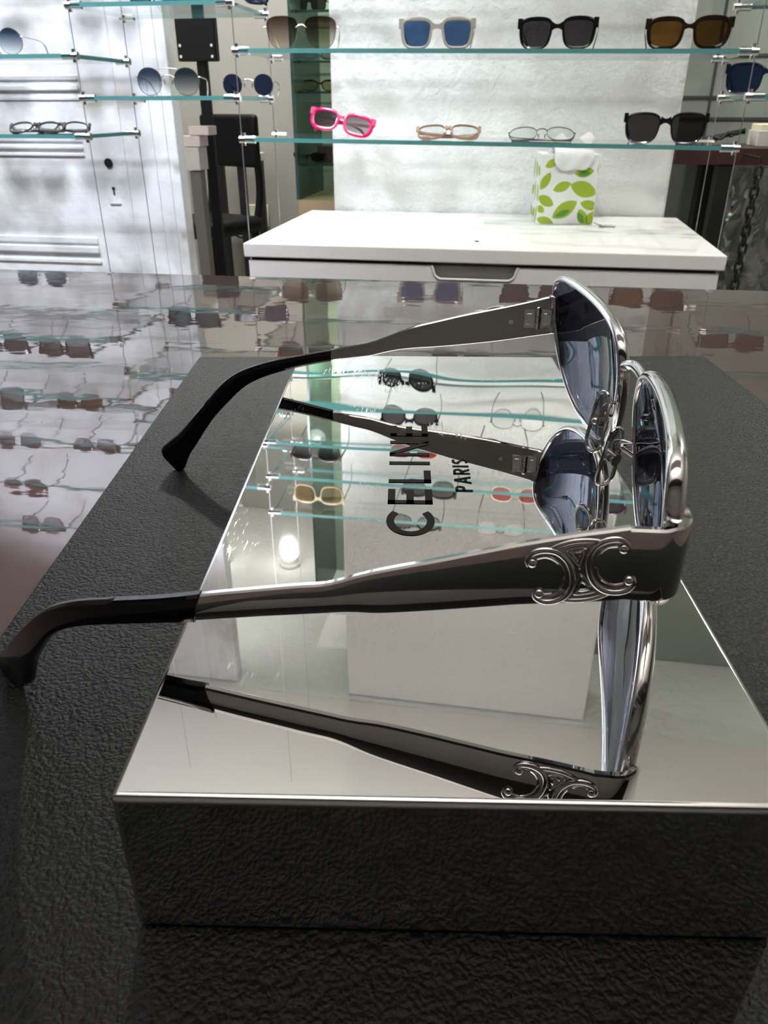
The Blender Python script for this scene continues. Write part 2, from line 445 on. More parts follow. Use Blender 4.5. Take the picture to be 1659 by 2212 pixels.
# lettering: strokes laid along the block, tops of the letters to the left
def stroke(b, x0, y0, x1, y1): b.box(x0, x1, y0, y1, 0, 0.00010)
def slant(b, p, q, w):
    b.prism([(p[0]-w/2, p[1]), (p[0]+w/2, p[1]), (q[0]+w/2, q[1]), (q[0]-w/2, q[1])], 0, 0.00010)
def arc(b, cx, cy_, rx, ry, a0, a1, w, n=28):
    o_, i_ = [], []
    for k in range(n+1):
        a = math.radians(a0+(a1-a0)*k/n)
        o_.append((cx+rx*math.cos(a), cy_+ry*math.sin(a))); i_.append((cx+(rx-w)*math.cos(a), cy_+(ry-w)*math.sin(a)))
    for k in range(n): b.prism([o_[k], o_[k+1], i_[k+1], i_[k]], 0, 0.00010)
def glyph(b, c, x, h, w, t):
    if c == 'C': arc(b, x+w*0.60, h/2, w*0.60, h/2*1.03, 48, 312, t)
    if c in 'EL':
        stroke(b, x, 0, x+t, h); stroke(b, x, 0, x+w, t)
        if c == 'E': stroke(b, x, h-t, x+w, h); stroke(b, x, h/2-t/2, x+w*0.92, h/2+t/2)
    if c == 'I': stroke(b, x, 0, x+t, h)
    if c == 'N': stroke(b, x, 0, x+t, h); stroke(b, x+w-t, 0, x+w, h); slant(b, (x+t*0.62, h), (x+w-t*0.62, 0), t*1.25)
    if c == 'P' or c == 'R':
        stroke(b, x, 0, x+t, h); stroke(b, x, h-t, x+w*0.55, h); stroke(b, x, h*0.42, x+w*0.55, h*0.42+t)
        arc(b, x+w*0.55, h*0.71, w*0.45, h*0.29, -90, 90, t, 14)
        if c == 'R': slant(b, (x+w*0.5, h*0.44), (x+w*0.88, 0), t*1.2)
    if c == 'A':
        slant(b, (x+w/2, h), (x+t*0.6, 0), t*1.1); slant(b, (x+w/2, h), (x+w-t*0.6, 0), t*1.1); stroke(b, x+w*0.2, h*0.25, x+w*0.8, h*0.25+t)
    if c == 'S':
        r = h*0.265
        arc(b, x+w/2, h-r, w/2, r*1.02, 40, 270, t, 16); arc(b, x+w/2, r, w/2, r*1.02, -140, 90, t, 16)
def word(text, base, h, total, t, widths, name):
    b = MB(); fixed = sum(widths[c] for c in text); gap = (total-fixed)/(len(text)-1); x = 0
    for c in text: glyph(b, c, x, h, widths[c], t); x += widths[c]+gap
    o = b.build(name, M['print'], block, smooth=0); o.location = (*box_local(base), BH+0.00004); o.rotation_euler = (0, 0, PI/2)
    return o
p0 = on_z(940, 1158, BOX_Z); p1 = on_z(931, 921, BOX_Z)
word('CELINE', p0, 0.0108, (p1-p0).length, 0.0018, dict(C=0.0115, E=0.0078, L=0.0072, I=0.0018, N=0.0104), 'lettering')
p0 = on_z(1022, 1062, BOX_Z); p1 = on_z(1013, 992, BOX_Z)
word('PARIS', p0, 0.0043, (p1-p0).length, 0.00072, dict(P=0.0030, A=0.0042, R=0.0032, I=0.00072, S=0.0030), 'lettering')

# ------------------------------------------------------------------ the aviator sunglasses on the mirror block
GY = 2.03
def front_x(s, h): return 0.580 + 0.080*s + 0.110*(1-(s/0.86)**2) - 0.08*(h-0.2)
def front(s, h, dx=0.0):
    return Vector((front_x(s, h)+dx, GY+s, h))*H + Vector((0, 0, BOX_Z))
ORG = Vector((0.66*H, GY*H, BOX_Z))
hero = thing('aviator_sunglasses', 'large silver aviator sunglasses with open temples standing on the mirror block', 'sunglasses', ORG)
def hb(mb, name, m, parent=None, inner=None, **k):
    for v in mb.bm.verts: v.co -= ORG
    if inner is not None:     # brushed inner face
        bmesh.ops.recalc_face_normals(mb.bm, faces=mb.bm.faces[:])
        for f in mb.bm.faces:
            if f.normal.dot(inner) > 0.9: f.material_index = 1
    return mb.build(name, m, parent or hero, **k)
def sheet(c0, c1, knee, run, q):
    """curved vertical sheet a temple lies in; returns pixel -> point"""
    def f(u, v):
        d = ray(u, v); lo, hi = 0.3*H, 5*H
        def g(t):
            p = d*t/H; return p.y - (c0 + c1*p.x + q*max(0.0, (knee-p.x)/run)**2)
        for _ in range(60):
            mid = (lo+hi)/2
            if g(mid) < 0: lo = mid
            else: hi = mid
        return d*lo
    return f
near_s = sheet(1.214, -0.1415, -0.45, 0.48, 0.20)
far_s = sheet(2.954, -0.119, -0.30, 0.55, -0.15)
def strip(b, T, B, th, nrm, rnd=0.18, outer_bulge=0.0):
    """solid band between a top and a bottom curve, th thick along nrm"""
    n = len(T); rings = []
    for i in range(n):
        t = (T[min(i+1, n-1)]-T[max(i-1, 0)]); u = (T[i]-B[i])
        w = t.cross(u).normalized()
        if w.dot(nrm) < 0: w = -w
        hh = u.length; r = min(rnd*hh, th*0.5)/hh; e = th/2; c = (T[i]+B[i])/2; uh = u
        prof = [(0.5, 0.45), (0.5-r*0.35, 0.86), (0.5-r, 1.0), (0.15, 1.0+outer_bulge), (-0.15, 1.0+outer_bulge), (-0.5+r, 1.0), (-0.5+r*0.35, 0.86), (-0.5, 0.45),
                (-0.5, -0.45), (-0.5+r*0.35, -0.86), (-0.5+r, -1.0), (0.5-r, -1.0), (0.5-r*0.35, -0.86), (0.5, -0.45)]
        rings.append([c + uh*a + w*e*k for a, k in prof])
    b.loft(rings)
def band(fn, stations, n=48):
    T = spline([fn(u, a) for u, a, _ in stations], n); B = spline([fn(u, c) for u, _, c in stations], n); return T, B
NEAR = Vector((0, -1, 0)); FAR = Vector((0, 1, 0))
near_st = [(415,1283,1338),(480,1276,1334),(560,1269,1329),(640,1262,1325),(700,1258,1322),(735,1251,1320),(770,1241,1320),(812,1231,1322),(870,1220,1320),
           (953,1205,1315),(1050,1186,1308),(1122,1172,1303),(1242,1152,1299),(1310,1143,1295),(1362,1136,1291)]
T, B = band(near_s, near_st, 60)
b = MB(); strip(b, T, B, 0.0017, NEAR, outer_bulge=0.25); near_temple = hb(b, 'temple', [M['chrome'], M['satin_inner']], smooth=20, inner=-NEAR)
far_st = [(706,757,778),(760,746,772),(800,738,768),(835,726,760),(870,713,754),(905,702,751),(940,694,749),(1000,680,744),(1060,668,738),(1100,660,733),(1150,649,726),(1196,638,720)]
T, B = band(far_s, far_st, 50)
b = MB(); strip(b, T, B, 0.0017, FAR, outer_bulge=0.25); far_temple = hb(b, 'temple', [M['chrome'], M['satin_inner']], smooth=20, inner=-FAR)

# tips: bands bending down to the pad
def tip(fn, pairs, nrm, th):
    T = spline([fn(*p) for p, _ in pairs], 44); B = spline([fn(*q) for _, q in pairs], 44)
    b = MB(); strip(b, T, B, th, nrm, 0.4, 0.12); return hb(b, 'temple_tip', M['acetate'], near_temple if nrm is NEAR else far_temple)
tip(near_s, [((432,1279),(424,1340)),((360,1287),(360,1341)),((290,1291),(290,1343)),((220,1294),(225,1345)),((165,1297),(180,1348)),((120,1306),(142,1356)),
             ((88,1322),(112,1374)),((58,1350),(90,1402)),((28,1384),(74,1432)),((8,1408),(70,1456)),((2,1422),(68,1470)),((12,1444),(62,1478))], NEAR, 0.0027)
tip(far_s, [((716,755),(716,779)),((650,767),(655,790)),((600,776),(605,802)),((548,790),(560,817)),((510,806),(526,836)),((478,830),(496,864)),((448,865),(467,895)),
            ((418,900),(445,925)),((388,936),(425,957)),((362,958),(410,980)),((349,972),(399,1008)),((352,985),(388,1022))], FAR, 0.0027)

# end pieces wrap from the temples round to the rims
def end_piece(a, top, bot, side):
    """a: (x,y) where the temple ends; bends towards the lens"""
    sg = 1 if side == 'near' else -1
    x0, y0 = a.x/H, a.y/H; pts = []
    s_end = (-0.80 if side == 'near' else 0.80)
    ex = front_x(s_end, 0.34)+0.012; ey = GY+s_end
    cx = ex-0.05
    path = [(x0, y0, 0), (x0+(cx-x0)*0.5, y0-0.1415*(cx-x0)*0.5, 0.1), (cx, y0-0.13*(cx-x0), 0.25)]
    yb = path[-1][1]
    for k in range(1, 8):
        t = k/8*PI/2
        path.append((cx+0.05*math.sin(t), yb+sg*0.05*(1-math.cos(t)), 0.25+0.45*k/8))
    path.append((ex, ey-sg*0.03, 0.85)); path.append((ex, ey+sg*0.02, 1.0))
    hT, hB = top, bot; T = []; B = []
    for x, y, f in path:
        z1 = hT + (0.375*H+BOX_Z-hT)*f if f > 0.3 else hT + (0.375*H+BOX_Z-hT)*f*0.6
        z0 = hB + (0.315*H+BOX_Z-hB)*max(0, (f-0.55)/0.45)
        T.append(Vector((x*H, y*H, z1))); B.append(Vector((x*H, y*H, z0)))
    return spline(T, 36), spline(B, 36)
pT, pB = near_s(1350, 1138), near_s(1350, 1292)
T, B = end_piece(near_s(1349, 1215), pT.z, pB.z, 'near')
b = MB(); strip(b, T, B, 0.00185, NEAR, outer_bulge=0.2); near_end = hb(b, 'end_piece', M['chrome'], smooth=24)
qT, qB = far_s(1197, 638), far_s(1197, 720)
T, B = end_piece(far_s(1197, 680), qT.z, qB.z, 'far')
b = MB(); strip(b, T, B, 0.0018, FAR, outer_bulge=0.2); far_end = hb(b, 'end_piece', M['chrome'], smooth=24)

# hinges on the inner faces
def hinge(fn, u0, u1, v0, v1, inward, parent):
    c = (fn((u0+u1)/2, (v0+v1)/2)); dx = fn(u1, (v0+v1)/2)-fn(u0, (v0+v1)/2); w = dx.length; ex = dx.normalized()
    hgt = (fn(u0, v0)-fn(u0, v1)).length; ez = Vector((0, 0, 1)); ey = Vector((0, inward, 0))
    R = Matrix(((ex.x, ey.x, ez.x), (ex.y, ey.y, ez.y), (ex.z, ey.z, ez.z)))
    xf = Matrix.Translation(c + ey*0.00085) @ R.to_4x4()
    b = MB()
    b.box(-w*0.55, -w*0.12, 0, 0.0007, -hgt/2, hgt/2, 0.0002, 2, xf); b.box(w*0.12, w*0.55, 0, 0.0007, -hgt/2, hgt/2, 0.0002, 2, xf)
    for k in range(3):
        z0 = -hgt*0.5+hgt*0.34*k
        b.tube([xf @ Vector((0, 0.0007, z0)), xf @ Vector((0, 0.0007, z0+hgt*0.31))], 0.0010, 14)
    b.ball(xf @ Vector((0, 0.0007, hgt*0.5)), 0.0009, 10)
    b.box(-w*0.46, -w*0.2, 0.0007, 0.0010, -hgt*0.28, hgt*0.28, 0.0001, 1, xf); b.box(w*0.2, w*0.46, 0.0007, 0.0010, -hgt*0.28, hgt*0.28, 0.0001, 1, xf)
    h = hb(b, 'hinge', M['silver'], parent)
hinge(far_s, 1133, 1187, 666, 707, -1, far_temple)
hinge(near_s, 1345, 1412, 1180, 1240, 1, near_end)
for fn, u, v, nrm, par in ((far_s, 1103, 694, -1, far_temple),):
    c = fn(u, v); b = MB(); b.tube([c+Vector((0, nrm*0.0007, 0)), c+Vector((0, nrm*0.0013, 0))], 0.0008, 16); hb(b, 'rivet', M['silver'], par)
# small joint screws at the end pieces' inner corners
for e, fn, u, v, nrm in ((far_end, far_s, 1207, 712, -1),):
    c = fn(u, v); b = MB(); b.tube([c+Vector((0, nrm*0.0014, -0.0006)), c+Vector((0, nrm*0.0014, 0.0014))], 0.0008, 12); hb(b, 'screw', M['silver'], e)

# lenses and rims
EYE = [(0.115,0.285),(0.125,0.345),(0.165,0.395),(0.25,0.425),(0.38,0.443),(0.52,0.452),(0.66,0.457),(0.76,0.455),(0.825,0.435),(0.852,0.385),
       (0.842,0.30),(0.805,0.21),(0.745,0.13),(0.66,0.07),(0.56,0.035),(0.45,0.022),(0.35,0.025),(0.265,0.050),(0.195,0.105),(0.145,0.18)]
def eye(sign, n=84): return closed_spline([Vector((sign*s, h, 0)) for s, h in EYE], n)
def lens(sign, inset, m, name):
    P = eye(sign); c = sum(P, Vector())/len(P); b = MB(); R = 9; th = 0.010
    layers = []
    for side in (0, 1):
        rings = []
        for k in range(R):
            f = 1-k/R*0.98
            ring = []
            for p in P:
                q = c + (p-c)*f*inset
                bulge = 0.020*(1-f*f)
                ring.append(b.bm.verts.new(front(q.x, q.y, bulge - side*th)))
            rings.append(ring)
        layers.append(rings); n = len(P)
        for k in range(R-1):
            for j in range(n): b.face([rings[k][j], rings[k][(j+1) % n], rings[k+1][(j+1) % n], rings[k+1][j]])
        b.face(rings[-1])
    n = len(P)
    for j in range(n): b.face([layers[0][0][j], layers[1][0][j], layers[1][0][(j+1) % n], layers[0][0][(j+1) % n]])
    return hb(b, name, m, smooth=60)
def rim(sign):
    P = eye(sign); b = MB()
    b.tube([front(p.x, p.y, 0.002) for p in P], 0.0190*H, 14, closed=True, flat=0.72, up=(1, 0, 0))
    return hb(b, 'rim', M['silver'])
lens(-1, 0.985, M['hero_lens'], 'lens'); lens(1, 0.985, M['hero_lens'], 'lens')
rim_n = rim(-1); rim_f = rim(1)
b = MB(); b.tube(spline([front(-0.124, 0.335, 0.0), front(-0.07, 0.352, 0.016), front(0, 0.357, 0.020), front(0.07, 0.352, 0.016), front(0.124, 0.335, 0.0)], 20), 0.018*H, 14, up=(0, 0, 1), flat=0.8)
hb(b, 'bridge', M['silver'])

# nose pads on bent wire arms
def nose_pad(sign, c, tilt, rm):
    a0 = front(sign*0.150, 0.175, -0.012)
    c = Vector(c)*H + Vector((0, 0, BOX_Z))
    mid = Vector((a0.x-0.030*H, a0.y-sign*0.02*H, a0.z+0.02*H)); mid2 = Vector((c.x+0.045*H, (c.y*0.6+a0.y*0.4), c.z+0.045*H))
    b = MB(); b.tube(spline([a0, mid, mid2, c+Vector((0.008*H, 0, 0.045*H)), c+Vector((0.004*H, 0, 0.005*H))], 26), 0.0062*H, 10)
    arm = hb(b, 'pad_arm', M['chrome'], rm)
    Rm = Matrix.Rotation(math.radians(tilt), 3, 'Z') @ Matrix.Rotation(math.radians(8), 3, 'Y')
    def stad(f, x):   # tall rounded outline in the pad's own plane (y, z)
        out = []
        for k in range(32):
            t = 2*PI*k/32; y = 0.031*math.cos(t); z = 0.036*math.sin(t) + (0.050 if math.sin(t) > 0 else -0.058)
            w = 0.80 if math.sin(t) > 0 else 1.0
            out.append(c + Rm @ Vector((x*H, y*f*w*H, z*f*H)))
        return out
    b = MB(); b.loft([stad(0.86, -0.012), stad(0.97, -0.006), stad(0.97, 0.004), stad(0.86, 0.008)]); hb(b, 'nose_pad', M['pad_clear'], arm)
    b = MB(); P = stad(1.0, -0.002); b.tube(P, 0.0058*H, 8, closed=True); hb(b, 'pad_ring', M['silver'], arm)
    b = MB(); b.tube([c + Rm @ Vector((-0.016*H, 0, 0)), c + Rm @ Vector((0.022*H, 0, 0))], 0.018*H, 14); b.ball(c+Rm @ Vector((-0.016*H, 0, 0)), 0.011*H, 10); hb(b, 'pad_box', M['chrome'], arm)
nose_pad(-1, (0.622, 1.935, 0.150), -62, rim_n)
nose_pad(1, (0.630, 2.115, 0.185), 30, rim_f)

# interlaced double-C emblem in relief on both temples' outer faces
def emblem(fn, uc, vc, nrm, parent, mir=1, off=0.0008):
    c = fn(uc, vc); ex = (fn(uc+40, vc-6)-fn(uc-40, vc+6)); ex.z = ex.z; ex.normalize()
    ez = Vector((0, 0, 1)); ez = (ez-ex*ez.dot(ex)).normalized(); ey = Vector((0, nrm, 0))
    def P(x, z, o=0.0): return c + ex*x*0.001*mir + ez*z*0.001 + ey*(off+o*0.001)
    b = MB()
    def cshape(cx, a0, a1, sx):
        pts = [];
        R = 4.15
        # curled upper end, bowl, curled lower end
        up = [(cx+sx*5.9, 2.35), (cx+sx*6.0, 3.4), (cx+sx*5.0, 4.35), (cx+sx*3.4, 4.55), (cx+sx*1.6, 3.9), (cx+sx*0.35, 2.2), (cx+sx*0.0, 0.0),
              (cx+sx*0.35, -2.2), (cx+sx*1.6, -3.9), (cx+sx*3.4, -4.55), (cx+sx*5.0, -4.35), (cx+sx*6.0, -3.4), (cx+sx*5.9, -2.35)]
        path = spline([P(x, z, 0.25) for x, z in up], 60)
        b.tube(path, [0.00055 if 6 < i < 53 else 0.0005 for i in range(60)], 12)
        inner = [(cx+sx*4.6, 3.3), (cx+sx*3.3, 3.35), (cx+sx*2.2, 2.7), (cx+sx*1.35, 1.5), (cx+sx*1.1, 0), (cx+sx*1.35, -1.5), (cx+sx*2.2, -2.7), (cx+sx*3.3, -3.35), (cx+sx*4.6, -3.3)]
        b.tube(spline([P(x, z, 0.1) for x, z in inner], 44), 0.00030, 8)
        for z in (2.75, -2.75): b.ball(P(cx+sx*5.35, z, 0.25), 0.00085, 12)
    cshape(-1.25, 0, 0, -1); cshape(1.25, 0, 0, 1)
    for sg in (1, -1):
        arc_ = [(x, sg*(5.15-0.055*x*x)) for x in (-4.0, -3.0, -2.0, -1.0, 0.0, 1.0, 2.0, 3.0, 4.0)]
        b.tube(spline([P(x, z, 0.15) for x, z in arc_], 30), 0.00042, 10)
        tri = [(-1.55, sg*3.9), (1.55, sg*3.9), (0.25, sg*0.9), (-0.25, sg*0.9)]
        b.tube(closed_spline([P(x, z, 0.1) for x, z in ((-1.5, sg*3.75), (0, sg*4.05), (1.5, sg*3.75), (0.85, sg*2.2), (0.12, sg*0.75), (-0.12, sg*0.75), (-0.85, sg*2.2))], 40), 0.00030, 8, closed=True)
        b.tube(closed_spline([P(x, z, 0.12) for x, z in ((-0.7, sg*3.25), (0.7, sg*3.25), (0, sg*1.9))], 20), 0.00026, 8, closed=True)
    hb(b, 'emblem', M['chrome'], parent)
emblem(near_s, 1250, 1226, -1, near_temple)
cF = (1060, 703)
emblem(far_s, 1075, 700, 1, far_temple)

# ------------------------------------------------------------------ hanging glass shelves
ZA = [-0.052, 0.090, 0.252, 0.394, 0.512, 0.640, 0.765]
ZB = [0.017, 0.173, 0.330, 0.450, 0.560, 0.670]
ZM = [-0.060, 0.091, 0.240, 0.360, 0.455, 0.545, 0.635, 0.725]
ZR = [0.018, 0.172, 0.330, 0.450]
A_COL = (-1.75, -0.885); B_COL = (-0.882, -0.560); M_COL = (-0.556, 0.375); R_COL = (0.379, 1.20)
ORD = ['lowest', 'second lowest', 'third', 'fourth', 'fifth', 'sixth', 'seventh', 'eighth']
def shelf(col, z, label, group, tilt=0.0):
    a0, a1 = col; w = a1-a0; th = 0.0075
    c = room((a0+a1)/2, (B_FRONT+B_BACK)/2, z)
    t = thing('glass_shelf', label, 'shelf', c, (0, tilt, RZ), group)
    b = MB(); d = (B_BACK-B_FRONT)/2
    b.box(-w/2+0.006, w/2-0.006, -d-0.006, d+0.006, -th, 0)
    b.bm.normal_update()
    for f in b.bm.faces: f.material_index = 0 if abs(f.normal.z) > 0.9 else 1
    b.build('glass_plate', [M['shelf_glass'], M['glass_edge']], t, smooth=0)
    for sx in (-1, 1):
        for sy in (-1, 1):
            b = MB(); x = sx*(w/2-0.010); y = sy*(d-0.001)
            b.tube([(x-0.016, y, -th/2), (x+0.016, y, -th/2)], 0.0072, 14)
            b.tube([(x+sx*0.008, y, -0.015), (x+sx*0.008, y, 0.008)], 0.0042, 10)
            b.build('clip', M['clip'], t)
    return t
for k, z in enumerate(ZA): shelf(A_COL, z, f'{ORD[k]} glass shelf in front of the white door, at the left', 'glass shelves before the door')
for k, z in enumerate(ZB): shelf(B_COL, z, f'{ORD[k]} short glass shelf hung before the gap left of the plaster pier', 'short glass shelves before the gap')
for k, z in enumerate(ZM): shelf(M_COL, z, f'{ORD[k]} long glass shelf in front of the white plaster pier', 'long glass shelves before the pier', 0.010)
for k, z in enumerate(ZR): shelf(R_COL, z, f'{ORD[k]} glass shelf at the right, before the grey green wall', 'glass shelves at the right')
def cable(a, bb, label):
    b = MB(); b.tube([(0, 0, 0), (0, 0, CEIL_Z-FLOOR_Z)], 0.0009, 8)
    b.build('hanging_cable', M['steel'], None, loc=room(a, bb, FLOOR_Z), label=label, category='cable', group='steel cables holding the glass shelves')
for a, where in ((-1.75, 'at the far left end of the door shelves'), (-0.8835, 'at the right edge of the white door'), (-0.558, 'left of the plaster pier'), (0.377, 'right of the plaster pier'), (1.20, 'at the far right end of the shelves')):
    cable(a, B_FRONT, f'front steel cable {where}'); cable(a, B_BACK, f'rear steel cable {where}')

# ------------------------------------------------------------------ glasses on the shelves
def fr(name, c, rough=0.12, metal=0.0): 
    if name not in M: M[name] = mat(name, c, rough, metal)
    return M[name]
def ln(name, tint, **k):
    if name not in M: M[name] = clear_glass(name, tint, 1.5, **k)
    return M[name]
F_BLACK = M['acetate']
F_CLEAR = fr('clear_taupe_acetate', (0.32, 0.30, 0.265), 0.15)
F_PINK = fr('hot_pink_acetate', (0.56, 0.010, 0.115), 0.15)
F_BROWN = fr('light_brown_acetate', (0.36, 0.22, 0.15), 0.2)
F_NAVY = fr('navy_acetate', (0.005, 0.011, 0.036), 0.15)
F_TORT = fr('dark_tortoise_acetate', (0.009, 0.005, 0.003), 0.12)
F_RED = fr('dark_red_acetate', (0.10, 0.012, 0.012), 0.15)
F_TAN = fr('honey_acetate', (0.62, 0.49, 0.34), 0.15)
F_WIRE = fr('dark_wire', (0.10, 0.09, 0.09), 0.3, 0.6)
L_BLACK = ln('near_black_lens', (0.25, 0.235, 0.245))
L_BLUE = ln('slate_blue_lens', (0.23, 0.33, 0.48))
L_BROWN = ln('olive_brown_lens', (0.40, 0.28, 0.12))
L_CLEAR = ln('clear_demo_lens', (0.93, 0.95, 0.94))
L_GREY = ln('grey_lens', (0.45, 0.45, 0.47))
L_GBLUE = ln('blue_gradient_lens', (0.19, 0.25, 0.32), gradient=(0.006, 0.040, (0.88, 0.91, 0.93)))
L_GBROWN = ln('brown_gradient_lens', (0.30, 0.24, 0.22), gradient=(0.006, 0.050, (0.85, 0.81, 0.76)))
L_GGREY = ln('smoke_gradient_lens', (0.22, 0.21, 0.23), gradient=(0.006, 0.040, (0.70, 0.72, 0.75)))
L_RED = ln('red_lens', (0.72, 0.30, 0.27))
L_TEAL = ln('dark_teal_lens', (0.25, 0.38, 0.43))
L_NAVY = ln('navy_lens', (0.18, 0.23, 0.38))
L_TAN = ln('pale_honey_lens', (0.86, 0.73, 0.55))

def outline(w, h, e, tp, n=44, drop=0.0):
    P = []
    for k in range(n):
        t = 2*PI*k/n; c, s = math.cos(t), math.sin(t)
        x = w*math.copysign(abs(c)**(2/e), c); z = h*math.copysign(abs(s)**(2/e), s)
        x *= 1 + tp*z/h*(0.5 + 0.5*(1 if x < 0 else 0.6))
        if drop: x += drop*(-z/h)*w if z < 0 else 0
        P.append((x, z))
    return P
def glasses(label, pos, yaw=0.0, frame=F_BLACK, lens=L_BLACK, kind='acetate', w=0.026, h=0.0225, e=4.5, tp=0.10, gap=0.009, ts=0.0042, tt=0.0055, tb=0.0030,
            fold=False, pitch=0.0, roll=0.0, drop=0.0, lift=0.0, temple=None, group=None, brow=False, cat='sunglasses', scale=1.0):
    t = thing(('folded_' if fold else '')+('eyeglasses' if cat == 'eyeglasses' else 'sunglasses'), label, cat, pos, (0, 0, RZ+math.radians(yaw)), group)
    t.scale = (scale,)*3
    metal = kind == 'metal'
    if metal: ts = tt = tb = 0.0011
    RX = Matrix.Rotation(math.radians(roll), 4, 'Y') @ Matrix.Rotation(math.radians(-pitch), 4, 'X')
    cz = h+tb; cxe = gap+w
    def X(p): return RX @ Vector(p) + Vector((0, 0, lift))
    f = MB(); depth = 0.0036 if not metal else 0.0014
    wrap = lambda x: 0.10*abs(x)**2/0.07      # the front bows back to the sides
    W_out = 0
    for sx in (-1, 1):
        O = outline(w, h, e, tp, drop=drop)
        rings = []
        for (x, z) in O:
            l = math.hypot(x/w, z/h)*1.0; nx, nz = x/w, z/h; q = math.hypot(nx, nz) or 1; nx /= q; nz /= q
            t_ = (tt if nz > 0 else tb)*abs(nz)**1.2; tx = (ts if x > 0 else ts*0.75)*abs(nx)**1.2
            ox = x+math.copysign(tx, nx)*1.0; oz = z+math.copysign(t_, nz)
            i_ = (sx*(cxe+x), cz+z); o_ = (sx*(cxe+ox), cz+oz); W_out = max(W_out, cxe+ox)
            y = wrap(cxe+x); y2 = wrap(cxe+ox)
            if metal:
                rings.append([X((i_[0], y, i_[1])), X((o_[0], y2, o_[1])), X((o_[0], y2+depth, o_[1])), X((i_[0], y+depth, i_[1]))])
            else:
                m_ = ((i_[0]+o_[0])/2, (i_[1]+o_[1])/2)
                rings.append([X((i_[0], y+0.0007, i_[1])), X((m_[0], y-0.0002, m_[1])), X((o_[0], y2+0.0006, o_[1])), X((o_[0], y2+depth, o_[1])), X((i_[0], y+depth, i_[1]))])
        f.loft(rings, loop=True)
        if not metal:   # corner block carrying the hinge
            xa = cxe+w*(1+tp*0.6)-0.002; zt = cz+h*0.62; ya = wrap(xa)
            vs = f.box(min(sx*xa, sx*(xa+ts+0.0035)), max(sx*xa, sx*(xa+ts+0.0035)), ya+0.0003, ya+0.0056, zt-0.0042, zt+h*0.38+tt*0.7, 0.0012, 2)
            for v in vs: v.co = X(v.co)
            W_out = max(W_out, xa+ts+0.0035)
    zb = cz+h*(0.42 if not metal else 0.30)
    if metal:
        f.tube([X(p) for p in spline([(-gap-0.0012, wrap(gap), zb), (-gap*0.4, -0.001, zb+0.004), (gap*0.4, -0.001, zb+0.004), (gap+0.0012, wrap(gap), zb)], 12)], 0.0010, 8)
        if brow: f.tube([X(p) for p in spline([(-gap-w*0.35, wrap(w*0.5), cz+h*0.93), (0, -0.001, cz+h*0.99), (gap+w*0.35, wrap(w*0.5), cz+h*0.93)], 14)], 0.0009, 8)
        W_out += 0.003
        for sx in (-1, 1):
            xa = cxe+w*(1+tp*0.6); f.tube([X((sx*(xa-0.001), wrap(xa), cz+h*0.35)), X((sx*(xa+0.003), wrap(xa)+0.001, cz+h*0.35))], 0.0012, 8)
    else:   # moulded bridge: the brow line dips between the eyes, an arch below
        G = lambda q: gap - w*tp*q - 0.0006
        top = [(-G(0.9), cz+h*0.92), (-G(0.9)*0.6, cz+h*0.80), (-G(0.9)*0.25, cz+h*0.74), (G(0.9)*0.25, cz+h*0.74), (G(0.9)*0.6, cz+h*0.80), (G(0.9), cz+h*0.92)]
        bot = [(G(0.05), cz+h*0.06), (G(0.2)*0.70, cz+h*0.26), (G(0.3)*0.38, cz+h*0.37), (0, cz+h*0.41), (-G(0.3)*0.38, cz+h*0.37), (-G(0.2)*0.70, cz+h*0.26), (-G(0.05), cz+h*0.06)]
        P_ = top+bot; f.loft([[X((x*0.97, 0.0004, z*0.998)) for x, z in P_], [X((x, 0.0012, z)) for x, z in P_], [X((x, 0.0040, z)) for x, z in P_]])
    f.build('frame', frame, t)
    for sx in (-1, 1):
        g = MB(); O = outline(w*1.0, h*1.0, e, tp, drop=drop)
        fr_ = [X((sx*(cxe+x), wrap(cxe+x)+0.0011, cz+z)) for x, z in O]; bk_ = [X((sx*(cxe+x), wrap(cxe+x)+0.0024, cz+z)) for x, z in O]
        g.loft([fr_, bk_]); g.build('lens', lens, t, smooth=30)
        if metal or cat == 'eyeglasses':
            p = MB(); p.ball(X((sx*gap*0.62, 0.007, cz-h*0.05)), 0.0034, 10, (0.45, 0.6, 1.35))
            p.tube([X((sx*(gap+0.0004), 0.0012, cz+h*0.12)), X((sx*gap*0.8, 0.006, cz+h*0.1)), X((sx*gap*0.62, 0.007, cz-h*0.02))], 0.0006, 6)
            p.build('nose_pad', M['pad_clear'], t)
    zt = cz+h*(0.62 if not metal else 0.35); Wt = W_out-0.0022; yt = wrap(Wt)+0.004
    r = 0.0030 if not metal else 0.0010; tm = temple or frame
    for sx in (-1, 1):
        g = MB()
        if fold:
            y0 = yt+0.003+(0.004 if sx > 0 else 0)
            pts = [(sx*Wt, yt, zt), (sx*(Wt-0.006), y0+0.003, zt), (sx*0.02, y0+0.005, zt-0.002), (-sx*0.035, y0+0.006, zt-0.010), (-sx*0.056, y0+0.006, zt-0.028)]
            pts = [X(p) for p in spline(pts, 22)]
            for p in pts: p.z = max(p.z, r*1.3)      # resting on the shelf
        else:
            tz = 0.0034 if not metal else 0.0022
            # open temples stand level: their tips touch the shelf
            s0 = X((sx*Wt, yt, zt))
            pts = spline([s0, s0+Vector((sx*0.001, 0.045, -0.001)), s0+Vector((0, 0.088, -0.004)), Vector((s0.x-sx*0.003, s0.y+0.112, (s0.z+tz)*0.55)), Vector((s0.x-sx*0.008, s0.y+0.132, tz))], 24)
        n = len(pts)
        g.tube(pts, [r*(1.25-0.5*min(1, i/n*1.6)) if not metal else r*(1 if i < n*0.68 else 1.7) for i in range(n)], 8, up=(0, 0, 1) if not fold else None, flat=0.5 if not metal else 1.0)
        g.build('temple', tm, t)
    return t
